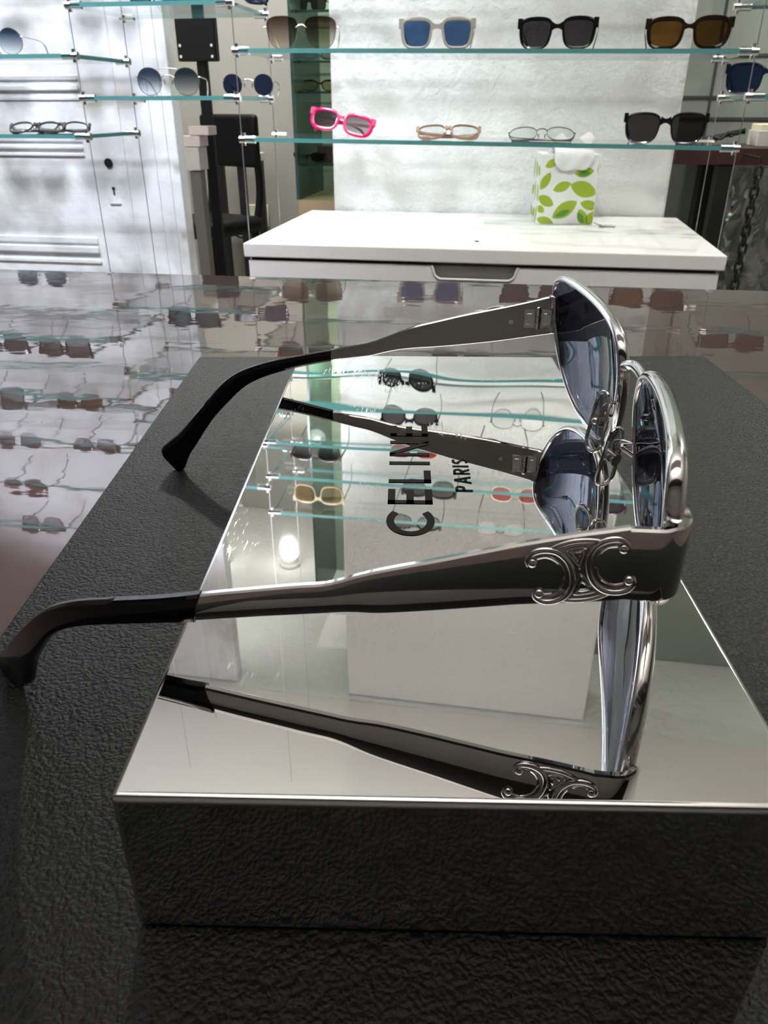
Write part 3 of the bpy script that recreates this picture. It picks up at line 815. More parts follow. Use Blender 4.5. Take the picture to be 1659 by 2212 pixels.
def on_shelf(u, v, z, bb=1.645):
    p = to_room(on_b(u, v, bb)); return room(p[0], bb, z)
def zm(k, u): 
    a = to_room(on_b(u, 200, 1.645))[0]; return ZM[k]-0.010*(a+0.09)+0.0004
G_M1 = 'glasses in a row on the second long shelf'; G_M0 = 'glasses in a row on the lowest long shelf'
# upper visible row
glasses('butterfly sunglasses with brown gradient lenses and wire temples, left end of upper long shelf', on_shelf(652, 103, zm(1, 650)), 9, M['gold'], L_GBROWN, 'metal', w=0.0275, h=0.0255, e=3.0, tp=0.22, gap=0.0085, group=G_M1)
glasses('clear taupe square sunglasses with slate blue lenses on the upper long shelf', on_shelf(943, 103, zm(1, 943)), 4, F_CLEAR, L_BLUE, w=0.0235, h=0.0200, e=3.8, tp=0.15, gap=0.0135, group=G_M1, tt=0.0062, ts=0.0062, tb=0.0045)
glasses('black square sunglasses with wide browline, between the taupe pair and the brown-lensed pair', on_shelf(1200, 103, zm(1, 1200)), -5, F_BLACK, L_BLACK, w=0.0240, h=0.0200, e=3.8, tp=0.17, gap=0.0135, ts=0.0058, tt=0.0068, tb=0.0042, group=G_M1)
glasses('chunky black sunglasses with olive brown lenses at the right end of the upper long shelf', on_shelf(1482, 103, zm(1, 1482)), -6, F_TORT, L_BROWN, w=0.0250, h=0.0188, e=3.6, tp=0.15, gap=0.0128, ts=0.0072, tt=0.0078, tb=0.0056, group=G_M1)
# lower visible row
glasses('hot pink sunglasses with smoke lenses lying folded on the lowest long shelf', on_shelf(731, 302, zm(0, 731), 1.655), -4, F_PINK, L_GGREY, w=0.0232, h=0.0150, e=3.2, tp=0.10, gap=0.0105, ts=0.0078, tt=0.0062, tb=0.0066, fold=True, pitch=24, roll=10, lift=0.010, group=G_M0)
glasses('light brown reading glasses with clear lenses lying folded on the lowest long shelf', on_shelf(967, 304, zm(0, 967), 1.655), 3, F_BROWN, L_CLEAR, w=0.0245, h=0.0160, e=3.0, tp=0.10, gap=0.0085, ts=0.0030, tt=0.0024, tb=0.0018, fold=True, pitch=48, lift=0.004, group=G_M0, cat='eyeglasses')
glasses('thin dark wire eyeglasses with oval clear lenses lying folded on the lowest long shelf', on_shelf(1170, 306, zm(0, 1170), 1.655), 2, F_WIRE, L_CLEAR, 'metal', w=0.0255, h=0.0170, e=2.3, tp=0.02, gap=0.0100, fold=True, pitch=50, lift=0.003, group=G_M0, cat='eyeglasses')
glasses('big black square sunglasses at the right end of the lowest long shelf', on_shelf(1431, 310, zm(0, 1431)), -8, F_BLACK, L_BLACK, w=0.0268, h=0.0225, e=3.4, tp=0.16, gap=0.0128, tt=0.0048, tb=0.0030, ts=0.0042, group=G_M0)
# before the door
G_A = 'glasses on the shelves before the door'
glasses('round wire sunglasses with pale blue lenses on the shelf before the white door', on_shelf(-8, 116, ZA[1]+0.0004), 8, M['steel'], L_GBLUE, 'metal', w=0.0225, h=0.0225, e=2.0, tp=0.0, gap=0.0100, group=G_A)
glasses('dark oval eyeglasses lying folded at the left of the shelf below the round blue pair', on_shelf(72, 288, ZA[0]+0.0004, 1.66), 6, F_WIRE, L_CLEAR, w=0.0240, h=0.0155, e=2.3, tp=0.05, gap=0.0085, ts=0.0022, tt=0.0022, tb=0.0016, fold=True, pitch=56, lift=0.004, group=G_A, cat='eyeglasses')
glasses('dark oval eyeglasses lying folded and overlapping the pair beside the shelf clip', on_shelf(128, 291, ZA[0]+0.0004, 1.70), 6, F_WIRE, L_CLEAR, w=0.0240, h=0.0155, e=2.3, tp=0.05, gap=0.0085, ts=0.0022, tt=0.0022, tb=0.0016, fold=True, pitch=56, lift=0.004, group=G_A, cat='eyeglasses')
G_B = 'glasses on the short shelves before the gap'
glasses('round silver sunglasses with blue gradient lenses in front of the black stool', on_shelf(366, 205, ZB[0]+0.0004), 12, M['silver'], L_GBLUE, 'metal', w=0.0235, h=0.0235, e=2.1, tp=0.04, gap=0.0125, group=G_B, brow=True)
glasses('small round wire sunglasses with dark blue lenses beside the shelf end clip', on_shelf(537, 205, ZB[0]+0.0004, 1.70), 10, M['silver'], L_NAVY, 'metal', w=0.0185, h=0.0185, e=2.1, tp=0.03, gap=0.0125, group=G_B)
glasses('blue sunglasses at the end of the short shelf at the top of the photo', on_shelf(520, 38, ZB[1]+0.0004, 1.72), 24, F_NAVY, L_NAVY, w=0.024, h=0.018, e=3.5, fold=True, pitch=20, lift=0.004, group=G_B)
# right side
glasses('navy square sunglasses on the shelf at the right edge', on_shelf(1648, 203, ZR[0]+0.0004, 1.66), -16, F_NAVY, L_NAVY, w=0.027, h=0.021, e=3.8, group='glasses on the right shelves')

# upper rows, seen mirrored in the counter and in the display block
def up(u, v, z, label, **k):
    bb = k.pop('bb', 1.66); return glasses(label, on_shelf(u, v, z+0.0004, bb), k.pop('yaw', 0), **k)
up(10, 768, ZA[2], 'black browline sunglasses third shelf up before the door, left of the square black pair', w=0.025, h=0.021, e=3.0, group=G_A)
up(140, 768, ZA[2], 'black square sunglasses on the third shelf up before the door, mirrored in the counter', frame=F_BLACK, lens=L_GGREY, w=0.027, h=0.022, e=3.6, group=G_A)
up(2, 885, ZA[3], 'grey-lensed square sunglasses four shelves up before the door, mirrored in the counter', frame=F_WIRE, lens=L_GREY, w=0.027, h=0.022, e=4.5, group=G_A)
up(173, 888, ZA[3], 'brown round sunglasses four shelves up before the door, mirrored in the counter', frame=F_TORT, lens=L_BROWN, w=0.023, h=0.020, e=2.4, group=G_A)
up(45, 985, ZA[4], 'smoke gradient sunglasses five shelves up before the door, mirrored left in the counter', frame=F_WIRE, lens=L_GGREY, kind='metal', w=0.025, h=0.021, e=2.6, group=G_A)
up(208, 988, ZA[4], 'tilted smoke sunglasses on the fifth shelf before the door, mirrored at the pad edge', frame=F_BLACK, lens=L_GGREY, w=0.023, h=0.018, e=2.6, group=G_A, roll=4)
up(57, 1078, ZA[5], 'dark red sunglasses on the sixth shelf before the door, mirrored in the counter', frame=F_RED, lens=L_BLACK, w=0.024, h=0.018, e=2.8, group=G_A)
up(95, 1162, ZA[6], 'brown sunglasses on the top shelf before the door, mirrored low in the counter', frame=F_TORT, lens=L_GGREY, w=0.024, h=0.019, e=2.6, group=G_A)
up(420, 715, ZB[1], 'dark teal sunglasses on the short shelf, mirrored behind the corner of the pad', frame=F_BLACK, lens=L_TEAL, w=0.024, h=0.021, e=3.0, group=G_B, bb=1.68)
up(680, 975, ZB[4], 'smoke gradient sunglasses on the fifth short shelf, mirrored at the left of the block', frame=F_WIRE, lens=L_GGREY, w=0.024, h=0.019, e=2.8, group=G_B)
up(690, 1150, ZB[5], 'honey coloured glasses on the sixth short shelf, mirrored above the bright lamp spot', frame=F_TAN, lens=L_TAN, w=0.025, h=0.019, e=3.2, group=G_B)
G_U = 'glasses on the upper long shelves'
up(655, 650, ZM[2], 'dark red sunglasses at the left end of the third long shelf', frame=F_RED, lens=L_BLACK, w=0.026, h=0.020, e=3.2, group=G_U)
up(1000, 650, ZM[2], 'black square sunglasses in the middle of the third long shelf', w=0.026, h=0.021, group=G_U)
up(1390, 650, ZM[2], 'brown lensed sunglasses at the right end of the third long shelf', frame=F_TORT, lens=L_BROWN, w=0.027, h=0.021, group=G_U)
up(878, 800, ZM[3], 'black round sunglasses on the fourth long shelf, mirrored at the far end of the block', w=0.023, h=0.022, e=2.1, group=G_U, gap=0.012)
up(880, 915, ZM[4], 'black round sunglasses mirrored just behind the silver temple, fifth long shelf', w=0.025, h=0.021, e=2.2, group=G_U, gap=0.012)
up(1120, 905, ZM[4], 'clear wire eyeglasses mirrored right of the black round pair, fifth long shelf', frame=F_WIRE, lens=L_CLEAR, kind='metal', w=0.024, h=0.020, e=2.3, group=G_U, cat='eyeglasses')
up(893, 1000, ZM[5], 'red lensed sunglasses mirrored across the middle of the large lettering', frame=M['gold'], lens=L_RED, kind='metal', w=0.023, h=0.017, e=2.8, group=G_U)
up(1085, 1010, ZM[5], 'round clear wire eyeglasses on the sixth long shelf, right of the red lensed pair', frame=F_WIRE, lens=L_CLEAR, kind='metal', w=0.023, h=0.020, e=2.2, group=G_U, cat='eyeglasses')
up(925, 1085, ZM[6], 'black cat-eye sunglasses on the seventh long shelf, mirrored through the large letter E', w=0.025, h=0.018, e=3.0, tp=0.2, group=G_U)
up(1110, 1100, ZM[6], 'red half-round sunglasses on the seventh long shelf, right of the black cat-eye pair', frame=M['gold'], lens=L_RED, kind='metal', w=0.023, h=0.017, e=2.4, group=G_U)
up(895, 1160, ZM[7], 'black oval sunglasses on the top long shelf, mirrored under the letter C', w=0.025, h=0.017, e=2.5, group=G_U)
up(1080, 1155, ZM[7], 'clear eyeglasses on the top long shelf, right of the black oval pair', frame=F_WIRE, lens=L_CLEAR, kind='metal', w=0.023, h=0.018, e=2.4, group=G_U, cat='eyeglasses')
up(1290, 1110, ZM[6], 'plum sunglasses on the seventh long shelf, right of the red half-round pair', frame=fr('plum_acetate', (0.05, 0.02, 0.05)), lens=L_BLACK, w=0.025, h=0.019, e=2.6, group=G_U)
up(1600, 640, ZR[1], 'brown sunglasses on the second right shelf, mirrored at the right of the counter', frame=F_TORT, lens=L_BROWN, w=0.026, h=0.020, group='glasses on the right shelves')

# ------------------------------------------------------------------ chest freezer under the shelves
FA0, FA1, FB0, FB1 = -0.527, 0.366, 1.493, 2.030
fz = thing('chest_freezer', 'white chest freezer with recessed grey handle behind the counter', 'freezer', room((FA0+FA1)/2, (FB0+FB1)/2, FLOOR_Z), (0, 0, RZ))
fw, fd = (FA1-FA0)/2, (FB1-FB0)/2
zt = FREEZER_Z-FLOOR_Z; LID = 0.026
b = MB(); b.box(-fw, fw, -fd, fd, zt-LID, zt, 0.0022, 2); b.build('lid', M['white_lacquer'], fz)
h0 = to_room(on_b(932, 565, FB0)); h1 = to_room(on_b(1118, 600, FB0)); mid = (FA0+FA1)/2
x0, x1 = h0[0]-mid, h1[0]-mid; ztop = zt-LID-0.006; zl = to_room(on_b(1025, 606, FB0))[2]-FLOOR_Z
b = MB(); b.box(-fw+0.008, fw-0.008, -fd+0.03, fd-0.006, 0.02, ztop, 0.002)
# front skin with the handle notch cut from its top edge
notch = [(x0, ztop)]; r = 0.016
for k in range(9):
    t = PI+PI/2*k/8; notch.append((x0+r+r*math.cos(t)+0.004, zl+r+r*math.sin(t)))
for k in range(9):
    t = 1.5*PI+PI/2*k/8; notch.append((x1-r+r*math.cos(t)-0.004, zl+r+r*math.sin(t)))
notch.append((x1, ztop))
poly = [(-fw+0.008, 0.02), (-fw+0.008, ztop)] + notch + [(fw-0.008, ztop), (fw-0.008, 0.02)]
b.prism(poly, -fd+0.004, -fd+0.029, 'xz'); b.build('body', M['white_lacquer'], fz, smooth=25)
b = MB(); b.box(-fw+0.012, fw-0.012, -fd+0.012, fd-0.01, ztop-0.001, ztop+0.0065); b.build('gasket', M['gap_grey'], fz, smooth=0)
hd = None
b = MB(); b.box(x0+0.001, x1-0.001, -fd+0.022, -fd+0.031, zl-0.001, ztop-0.002); hd = b.build('handle', M['recess'], fz, smooth=0)
b = MB(); b.tube([(p[0], -fd+0.004, p[1]) for p in notch], 0.0022, 8); b.build('lip', M['white_lacquer'], hd)
lp = to_room(on_z(1030, 522, FREEZER_Z))
b = MB(); b.tube([(lp[0]-mid, lp[1]-(FB0+FB1)/2, zt-0.0005), (lp[0]-mid, lp[1]-(FB0+FB1)/2, zt+0.0015)], 0.0042, 14); b.build('lock', M['black'], fz)
for sx in (-1, 1):
    for sy in (-1, 1):
        b = MB(); b.tube([(sx*(fw-0.06), sy*(fd-0.06), 0), (sx*(fw-0.06), sy*(fd-0.06), 0.022)], 0.02, 12); b.build('foot', M['black'], fz)

# ------------------------------------------------------------------ tissue box with leaves
tb0 = on_z(1157, 485, FREEZER_Z); tb1 = on_z(1280, 486, FREEZER_Z)
tang = math.atan2((tb1-tb0).y, (tb1-tb0).x); tw = (tb1-tb0).length; th_ = 0.143; td = 0.115
tis = thing('tissue_box', 'white tissue box with green leaf pattern standing on the freezer lid', 'tissue box', (tb0.x, tb0.y, FREEZER_Z), (0, 0, tang))
m = M['tissue_card'] = mat('white_card', (0.84, 0.86, 0.84), 0.5)
M['leaf'] = mat('leaf_green_print', (0.34, 0.46, 0.03), 0.5); M['leaf_dark'] = mat('dark_leaf_print', (0.10, 0.30, 0.03), 0.5)
b = MB(); b.box(0, tw, 0, td, 0, th_, 0.002, 2)
b.build('carton', M['tissue_card'], tis)
def leaf(b, cx, cz, l, w, ang, side=0, n=9):
    """pointed leaf printed on the front (side 0) or left flank (side 1), kept inside its face"""
    P = []; a = math.radians(ang)
    for s in (1, -1):
        for k in range(n):
            t = k/(n-1) if s > 0 else 1-k/(n-1)
            x = l*(t-0.5); y = s*w*math.sin(PI*t)**0.75
            P.append((cx+x*math.cos(a)-y*math.sin(a), cz+x*math.sin(a)+y*math.cos(a)))
    lim = tw if side == 0 else td
    Q = [(min(max(x, 0.0015), lim-0.0015), min(max(z, 0.002), th_-0.003)) for x, z in P]
    cl = []
    for q in Q:
        if not cl or math.hypot(q[0]-cl[-1][0], q[1]-cl[-1][1]) > 1e-4: cl.append(q)
    if len(cl) < 4: return
    if side == 0: b.loft([[(x, -0.00045, z) for x, z in cl], [(x, 0.0003, z) for x, z in cl]])
    else: b.loft([[(-0.00045, x, z) for x, z in cl], [(0.0003, x, z) for x, z in cl]])
def px_leaf(u, v): return ((u-1157)/123*tw, (486-v)/150*th_)
LV = [(1250, 373, 0.042, 0.0105, 8), (1206, 404, 0.040, 0.010, 22), (1252, 409, 0.062, 0.016, -18), (1174, 434, 0.040, 0.0105, -28), (1216, 453, 0.062, 0.015, 34),
      (1268, 443, 0.042, 0.010, -14), (1170, 392, 0.040, 0.009, 62), (1284, 362, 0.040, 0.007, 80), (1256, 470, 0.040, 0.011, -62), (1176, 478, 0.040, 0.009, -15), (1273, 472, 0.036, 0.010, 65), (1164, 452, 0.022, 0.007, -40), (1180, 355, 0.03, 0.008, 30)]
b = MB()
for u, v, l, w_, a in LV: leaf(b, *px_leaf(u, v), l, w_, a)
for i in range(9): leaf(b, 0.015+0.042*(i % 3), 0.02+0.045*(i//3), 0.042, 0.010, 37*i % 150-60, 1)
b.build('leaf_print', M['leaf'], tis, smooth=0)
b = MB(); leaf(b, *px_leaf(1212, 461), 0.036, 0.006, 22); leaf(b, *px_leaf(1252, 470), 0.028, 0.006, -60); leaf(b, *px_leaf(1250, 376), 0.03, 0.005, 5)
for v in b.bm.verts: v.co.y -= 0.00025
b.build('leaf_print', M['leaf_dark'], tis, smooth=0, label='dark green leaves')
b = MB(); rings = []
random.seed(3)
for k in range(7):
    f = k/6; rx = 0.040*(1-0.25*f)+0.008*math.sin(3*f); ry = 0.012+0.014*f*(1-f)*3; ring = []
    for j in range(28):
        t = 2*PI*j/28; wob = 1+0.16*math.sin(5*t+f*4)+0.1*math.sin(9*t+2*f)
        ring.append((tw*0.52+rx*wob*math.cos(t)+0.010*f, td*0.42+ry*wob*math.sin(t)-0.02*f, th_-0.003+0.036*f*(1+0.25*math.sin(t*2+1))-0.014*f*max(0, -math.sin(t))))
    rings.append(ring)
b.loft(rings); b.build('tissue', M['paper'], tis, smooth=70)
# the pulled tissue flops over the front edge
b = MB(); rings = []
for i in range(25):
    f = i/24; x = tw*(0.22+0.66*f); sag = 0.014+0.020*math.sin(PI*f)**0.8+0.004*math.sin(9*f); ring = []
    path = [(td*0.36, th_+0.004), (td*0.22, th_+0.016+0.004*math.sin(7*f)), (td*0.08, th_+0.013), (-0.004-0.002*math.sin(11*f), th_+0.002), (-0.007-0.002*math.sin(13*f), th_-sag*0.5), (-0.005-0.0015*math.sin(17*f), th_-sag)]
    P_ = spline([(x, y, z) for y, z in path], 14)
    ring = [p for p in P_] + [p+Vector((0, -0.0006, 0.0008)) for p in reversed(P_)]
    rings.append(ring)
b.loft(rings); b.build('tissue', M['paper'], tis, smooth=60)

kp = on_z(1302, 491, FREEZER_Z)
key = thing('keys', 'small silver keys lying beside the leaf-patterned tissue box', 'keys', (kp.x, kp.y, FREEZER_Z), (0, 0, 0.2))
b = MB(); b.tube([(0.011*math.cos(2*PI*k/24)-0.010, 0.011*math.sin(2*PI*k/24), 0.0016+0.004*(1-math.cos(2*PI*k/24))) for k in range(24)], 0.0013, 6, closed=True); b.build('ring', M['steel'], key)
for a_ in (0.15, -0.35):
    b = MB(); R_ = Matrix.Rotation(a_, 4, 'Z')
    b.box(0.0, 0.026, -0.003, 0.003, 0.0006, 0.0040, 0.0004, 1, R_); b.tube([R_ @ Vector((-0.002, 0, 0.0003)), R_ @ Vector((-0.002, 0, 0.0024))], 0.0065, 14); b.build('key', M['steel'], key)

# ------------------------------------------------------------------ the gap between door and pier
def rp(u, v, bb): return to_room(on_b(u, v, bb))
# black display board on a pole
q0 = rp(376, 25, 2.50); q1 = rp(466, 132, 2.50)
st = thing('display_board_stand', 'black display board on a pole behind the short glass shelves', 'stand', room((q0[0]+q1[0])/2, 2.50, FLOOR_Z), (0, 0, RZ))
bw = (q1[0]-q0[0])/2+0.004
b = MB(); vs = b.box(-bw, bw, 0, 0.03, q1[2]-FLOOR_Z, q0[2]-FLOOR_Z+0.10, 0.004)
b.build('board', M['panel_black'], st)
for sx in (-1, 1):
    for zz in (q1[2]+0.012, q1[2]+0.04):
        b = MB(); b.tube([(sx*(bw-0.012), 0.001, zz-FLOOR_Z), (sx*(bw-0.012), -0.004, zz-FLOOR_Z)], 0.004, 10); b.build('screw', M['clip'], st)
b = MB(); b.box(-0.016, 0.016, 0.028, 0.05, 0.02, q1[2]-FLOOR_Z+0.12, 0.004); b.build('pole', M['panel_black'], st)
b = MB(); b.tube([(0, 0.03, 0), (0, 0.03, 0.022)], 0.055, 32); b.build('base', M['panel_black'], st)

# black bar stool
s0 = rp(470, 246, 2.92)
stool = thing('bar_stool', 'black bar stool with padded back in the gap beside the white door', 'stool', room(rp(430, 300, 2.79)[0], 2.79, FLOOR_Z), (0, 0, RZ+math.radians(-24)))
zB = s0[2]-FLOOR_Z
b = MB(); b.box(-0.135, 0.135, 0.135, 0.165, zB-0.17, zB, 0.014, 3); b.build('backrest', M['panel_black'], stool)
b = MB(); b.box(-0.14, 0.14, -0.14, 0.15, 0.68, 0.735, 0.02, 3); b.build('seat', M['panel_black'], stool)
for sx in (-1, 1):
    for sy in (-1, 1):
        b = MB(); b.tube(spline([(sx*0.15, sy*0.165, 0.0), (sx*0.13, sy*0.14, 0.35), (sx*0.115, sy*0.12, 0.70)], 10), 0.015, 10); b.build('leg', M['panel_black'], stool)
    b = MB(); b.tube(spline([(sx*0.115, 0.13, 0.69), (sx*0.12, 0.158, 0.82), (sx*0.115, 0.150, zB-0.05)], 12), 0.014, 10); b.build('back_post', M['panel_black'], stool)
for y in (-0.152, 0.152):
    b = MB(); b.tube([(-0.14, y, 0.22), (0.14, y, 0.22)], 0.011, 8); b.build('footrest', M['panel_black'], stool)

# white bar table with black legs
t0 = rp(476, 338, 2.95); t1 = rp(516, 348, 2.95)
tab = thing('bar_table', 'white topped bar table with thin black legs behind the stool', 'table', room(t1[0]-0.10, 3.135, FLOOR_Z), (0, 0, RZ))
zz = t0[2]-FLOOR_Z
b = MB(); b.box(-0.10, 0.10, -0.13, 0.13, zz-0.03, zz, 0.003); b.build('table_top', M['white_lacquer'], tab)
for sx in (-1, 1):
    for sy in (-1, 1):
        b = MB(); b.box(sx*0.082-0.014, sx*0.082+0.014, sy*0.11-0.014, sy*0.11+0.014, 0, zz-0.03, 0.002); b.build('leg', M['black'], tab)
# stacked little boxes
M['pink_card'] = mat('pale_pink_card', (0.80, 0.70, 0.70), 0.6); M['grey_card'] = mat('pale_grey_card', (0.66, 0.64, 0.62), 0.6)
b = MB(); cb = rp(418, 368, 2.42)
b.box(-0.018, 0.018, 0.01, 0.05, 0, cb[2]-FLOOR_Z-0.003, 0.003); M['grey_metal'] = mat('grey_post', (0.16, 0.155, 0.15), 0.5); st2 = b.build('pedestal', M['grey_metal'], None, loc=room(cb[0], 2.42, FLOOR_Z), rotz=RZ, label='narrow grey pedestal carrying pale cartons by the door edge', category='pedestal')
for (u0, v0, u1, v1, mm, lab) in ((396, 318, 428, 368, 'grey_card', 'pale grey carton at the bottom of the small stack by the door edge'), (394, 293, 430, 317, 'pink_card', 'pale pink carton in the middle of the small stack by the door edge'), (408, 272, 449, 292, 'pink_card', 'pale pink carton on top of the small stack, jutting out to the right')):
    p0, p1 = rp(u0, v1, 2.42), rp(u1, v0, 2.42)
    b = MB(); b.box(0, p1[0]-p0[0], 0, 0.07, 0, p1[2]-p0[2]-0.0005, 0.002); b.build('carton', M[mm], None, loc=room(p0[0], 2.42, p0[2]), rotz=RZ, label=lab, category='box', group='cartons stacked in the gap')
# socket and plug with lead
sp = rp(560, 466, 3.35)
so = thing('wall_socket', 'cream wall socket with a plug in it, low on the grey wall', 'socket', room(sp[0], 3.35, sp[2]), (0, 0, RZ))
b = MB(); b.box(-0.045, 0.045, -0.012, -0.001, -0.045, 0.045, 0.004); b.build('plate', M['socket'], so)
b = MB(); b.tube([(0, -0.012, -0.012), (0, -0.05, -0.014)], 0.022, 14); b.build('plug', M['paper'], so)
c0 = [room(sp[0], 3.29, sp[2]-0.015), room(sp[0]-0.05, 3.28, sp[2]-0.08), room(sp[0]-0.11, 3.28, sp[2]-0.05), room(sp[0]-0.14, 3.29, sp[2]+0.12), room(sp[0]-0.17, 3.30, sp[2]+0.30), room(sp[0]-0.155, 3.3, sp[2]+0.5)]
b = MB(); b.tube(spline(c0, 40), 0.004, 6); b.build('power_lead', M['dull_black'], None, label='thin black lead hanging from the cream wall socket', category='cord')

# glass cabinet between gap and pier
g0 = rp(628, 100, 2.30)
GA0, GA1, GB0, GB1 = g0[0], -0.44, 2.30, 2.62
gc = thing('glass_cabinet', 'green tinted glass cabinet with small shelves left of the plaster pier', 'cabinet', room(GA0, GB0, FLOOR_Z), (0, 0, RZ))
gw, gd = GA1-GA0, GB1-GB0
zb_ = rp(660, 432, GB0)[2]-FLOOR_Z
b = MB(); b.box(0, gw, gd-0.02, gd, 0, 2.6); b.build('back_panel', M['cabinet_back'], gc, smooth=0)
b = MB(); b.tube([(0.01, 0.06, 1.72), (gw-0.005, 0.06, 1.72)], 0.006, 8); b.build('added_light_tube', M['lamp_body'], gc)  # made-up tube to go with the added cabinet light
pl_ = bpy.data.lights.new('cabinet_fill', 'POINT'); pl_.energy = 9.0; pl_.color = (1.0, 0.98, 0.88); pl_.shadow_soft_size = 0.03  # added point light, no such lamp seen, brightens the cabinet inside
plo = bpy.data.objects.new('cabinet_fill', pl_); COL.objects.link(plo); plo.location = room(GA0+gw*0.5, GB0+0.08, FLOOR_Z+1.66)
b = MB(); b.box(0.005, gw, 0, 0.006, zb_, 2.6); b.build('glass_front', M['cabinet_glass'], gc, smooth=0)
b = MB(); b.box(-0.004, 0.004, 0, gd, zb_, 2.6); b.build('side_post', M['cabinet_edge'], gc, smooth=0)
b = MB(); b.box(0, gw, 0.0, gd-0.02, 0, zb_); b.build('plinth', mat('tan_wood', (0.30, 0.22, 0.13), 0.5), gc, smooth=0)
cab_z = []
for u, v in ((665, 22), (665, 131), (665, 197), (665, 353)):
    z = rp(u, v, GB0+0.05)[2]; cab_z.append(z)
    b = MB(); b.box(0.004, gw, 0.04, gd-0.03, z-FLOOR_Z-0.006, z-FLOOR_Z)
    b.bm.normal_update()
    for f in b.bm.faces: f.material_index = 0 if abs(f.normal.z) > 0.9 else 1
    b.build('shelf', [M['shelf_glass'], M['cabinet_edge']], gc, smooth=0)
def in_cab(u, z, label, **k):
    bb = GB0+0.10; p = rp(u, 100, bb); glasses(label, room(p[0], bb, z+0.0004), group='glasses in the tinted cabinet', **k)
in_cab(671, cab_z[0], 'small dark sunglasses on the top shelf of the tinted cabinet', w=0.022, h=0.018, e=3, scale=0.8)
in_cab(688, cab_z[2], 'dark browline sunglasses on the middle shelf of the tinted cabinet', frame=F_TORT, lens=L_TAN, w=0.023, h=0.012, e=3, scale=0.9)
in_cab(658, cab_z[3], 'dark sunglasses on the bottom shelf of the tinted cabinet', w=0.022, h=0.012, e=3, scale=0.8)
p0, p1 = rp(687, 353, GB0+0.12), rp(714, 318, GB0+0.12)
b = MB(); b.box(0, 0.075, 0, 0.06, 0, p1[2]-p0[2], 0.002); b.build('case_box', mat('maroon_card', (0.05, 0.02, 0.025), 0.5), None, loc=room(p0[0], GB0+0.12, cab_z[3]+0.0004), rotz=RZ, label='dark maroon box on the bottom cabinet shelf', category='box')

# ------------------------------------------------------------------ right of the pier
w0 = rp(1600, 318, 2.16); w1 = rp(1600, 357, 2.16)
td_ = thing('dark_table', 'dark red wooden table behind the right end of the freezer', 'table', room(0.36, 2.16, FLOOR_Z), (0, 0, RZ))
b = MB(); b.box(0, 0.9, 0, 0.24, w1[2]-FLOOR_Z, w0[2]-FLOOR_Z, 0.003); b.build('table_top', M['wood'], td_)
l0 = rp(1549, 450, 2.17)
for x in (l0[0]-0.36, 0.86):
    for y in (0.005, 0.19):
        b = MB(); b.box(x-0.018, x+0.018, y, y+0.04, 0, w1[2]-FLOOR_Z, 0.002); b.build('leg', M['black'], td_)
# chain of dark links hanging before the table
c0 = on_b(1640, 362, 2.06); c1 = on_b(1612, 612, 2.06)
c1 = Vector((c0.x, c0.y, c1.z-0.1)); n = 17
ch = thing('chain', 'dark iron chain hanging in front of the clear plastic bag', 'chain', c1)
for k in range(n):
    z = (c0.z-c1.z)*(k+0.5)/n; hl = (c0.z-c1.z)/n*0.66; b = MB(); P = []
    for j in range(20):
        t = 2*PI*j/20; x = 0.0085*math.cos(t); zz_ = math.sin(t)*0.0085+math.copysign(hl-0.0085, math.sin(t))
        P.append((x, 0, z+zz_) if k % 2 == 0 else (0, x, z+zz_))
    b.tube(P, 0.0033, 8, closed=True); b.build('link', M['black'], ch)
hk = MB(); hk.tube([(0, 0, c0.z-c1.z), (0, 0, c0.z-c1.z+0.02), (0, 0.095, c0.z-c1.z+0.022)], 0.003, 8); hk.build('hook', M['black'], ch)
# clear crumpled plastic bag standing under the table
pb = on_b(1625, 560, 2.22); b = MB(); rings = []
random.seed(11)
zt_ = rp(1640, 365, 2.22)[2]; zb0 = -0.52
for k in range(22):
    f = k/21; ring = []
    r0 = 0.105*(1-0.45*f**1.5)
    for j in range(46):
        t = 2*PI*j/46; wob = 1+0.16*math.sin(3*t+5*f)+0.10*math.sin(7*t-9*f)+0.07*math.sin(13*t+17*f)
        ring.append((0.03+r0*wob*math.cos(t)*1.1, 0.06+r0*0.75*wob*math.sin(t), (zt_-zb0)*f))
    rings.append(ring)
b.loft(rings); b.build('plastic_bag', M['plastic_film'], None, smooth=30, loc=room(rp(1628, 500, 2.22)[0], 2.22, zb0), rotz=RZ, label='clear crumpled plastic bag hanging full under the dark table', category='bag')
b = MB(); b.box(-0.16, 0.10, 0.0, 0.2, 0, zb0-FLOOR_Z-0.001, 0.004); b.build('storage_chest', M['dull_black'], None, loc=room(0.72, 2.18, FLOOR_Z), rotz=RZ, label='low black chest under the dark table', category='chest')
# cream box and dark lace on the table
p0, p1 = rp(1628, 318, 2.22), rp(1690, 268, 2.22)
cbx = thing('card_box', 'cream box with a grey base standing on the dark wooden table', 'box', room(p0[0], 2.20, w0[2]), (0, 0, RZ))
b = MB(); b.box(0, 0.16, 0, 0.10, 0, 0.035, 0.002); b.build('tray', M['grey_card'], cbx)
b = MB(); b.box(0.004, 0.156, 0.004, 0.096, 0.035, p1[2]-w0[2], 0.002); b.build('lid', M['cream'], cbx)
b = MB(); random.seed(5)
sx0 = rp(1530, 318, 2.2)
for k in range(5):
    pts = [(0.0135*i+0.003*k-0.012, 0.02+0.012*k+0.01*math.sin(i*1.3+k), 0.006+0.010*abs(math.sin(i*1.1+k*0.8))+0.003*i) for i in range(8)]
    b.tube(spline(pts, 34), 0.0035, 6)
b.build('necklace', M['black'], None, loc=room(sx0[0], 2.2, w0[2]), rotz=RZ, label='tangled black bead necklaces lying on the dark wooden table', category='necklace')

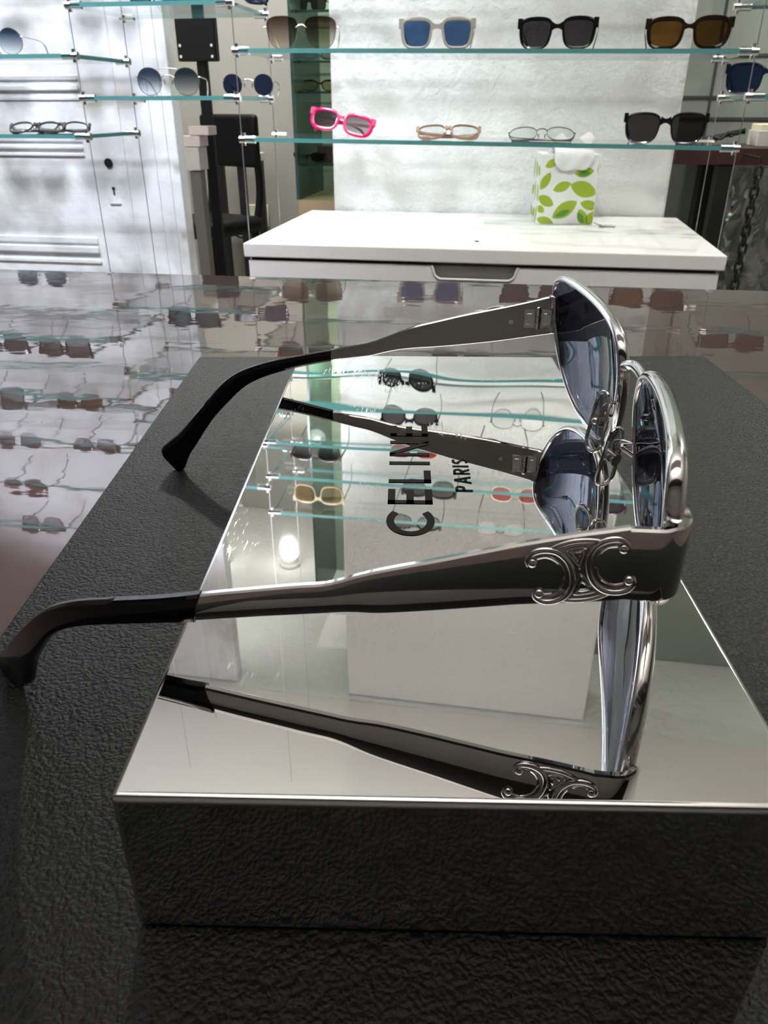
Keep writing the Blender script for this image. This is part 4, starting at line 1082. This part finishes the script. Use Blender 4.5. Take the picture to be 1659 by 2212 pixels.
# ------------------------------------------------------------------ lamps on the ceilings
def lamp(name, loc, target, power, color, cone, label, group, bulb_r=0.022, soft=0.05):
    t = thing(name, label, 'lamp', (loc.x, loc.y, loc.z), (0, 0, 0), group)
    d = (Vector(target)-loc).normalized()
    up_z = CEIL_Z-loc.z
    b = MB(); b.tube([(0, 0, up_z-0.012), (0, 0, up_z)], 0.045, 20); b.build('ceiling_plate', M['lamp_body'], t)
    b = MB(); b.tube([(0, 0, 0.02), (0, 0, up_z-0.012)], 0.008, 10); b.build('stem', M['lamp_body'], t)
    b = MB(); R = [];
    ref = d.orthogonal().normalized(); w_ = d.cross(ref)
    def ring(x, r): return [d*x+ref*r*math.cos(2*PI*k/24)+w_*r*math.sin(2*PI*k/24) for k in range(24)]
    b.loft([ring(-0.06, 0.024), ring(-0.055, 0.034), ring(0.03, 0.036), ring(0.03, 0.032), ring(-0.01, 0.030)]); sh = b.build('lamp_head', M['lamp_body'], t)
    b = MB(); b.loft([ring(-0.004, bulb_r), ring(0.004, bulb_r)]); b.build('bulb', M['bulb'], sh)
    o = spot('spot_light', loc + d*0.034, target, power, color, cone, 0.6, soft)
for i, (loc, tg, pw, c, cone) in enumerate(SPOTS):
    lamp('spotlight', loc, tg, pw, c, cone, ['white ceiling spotlight left of centre, aimed at the plaster pier', 'white ceiling spotlight at the right, aimed at the plaster pier', 'white ceiling spotlight aimed at the right part of the old door', 'white ceiling spotlight aimed at the left part of the old door'][i], 'ceiling spotlights')
for i, (loc, pw) in enumerate(ALCOVE_SPOTS):
    lamp('spotlight', loc, loc + Vector((0.0, -0.25, -1.0)), pw, (1.0, 0.97, 0.9), 150, ['bright spotlight on the alcove ceiling, mirrored in the middle of the block', 'bright spotlight on the alcove ceiling, mirrored at the left edge of the block', 'added spotlight on the right alcove ceiling, brightening the grey green wall'][i], 'alcove spotlights', 0.036, 0.03)
# made-up housing round the added fill uplight
cl = thing('added_uplight', 'added long flat white fill uplight hung out of view over the counter', 'lamp', room(-0.1, 0.38, 0.86), (0, 0, RZ))
b = MB(); b.box(-0.64, 0.64, -0.19, 0.19, 0, 0.03, 0.005); b.build('added_housing', M['lamp_body'], cl)
for y in (-0.185, 0.185):
    b = MB(); b.box(-0.64, 0.64, y-0.005, y+0.005, 0.03, 0.135, 0.002); b.build('added_side_rim', M['lamp_body'], cl)  # rim shaped to keep low light off the pier
for x in (-0.6, 0.6):
    b = MB(); b.tube([(x, 0, 0.03), (x, 0, CEIL_Z-0.86)], 0.0015, 6); b.build('added_wire', M['steel'], cl)
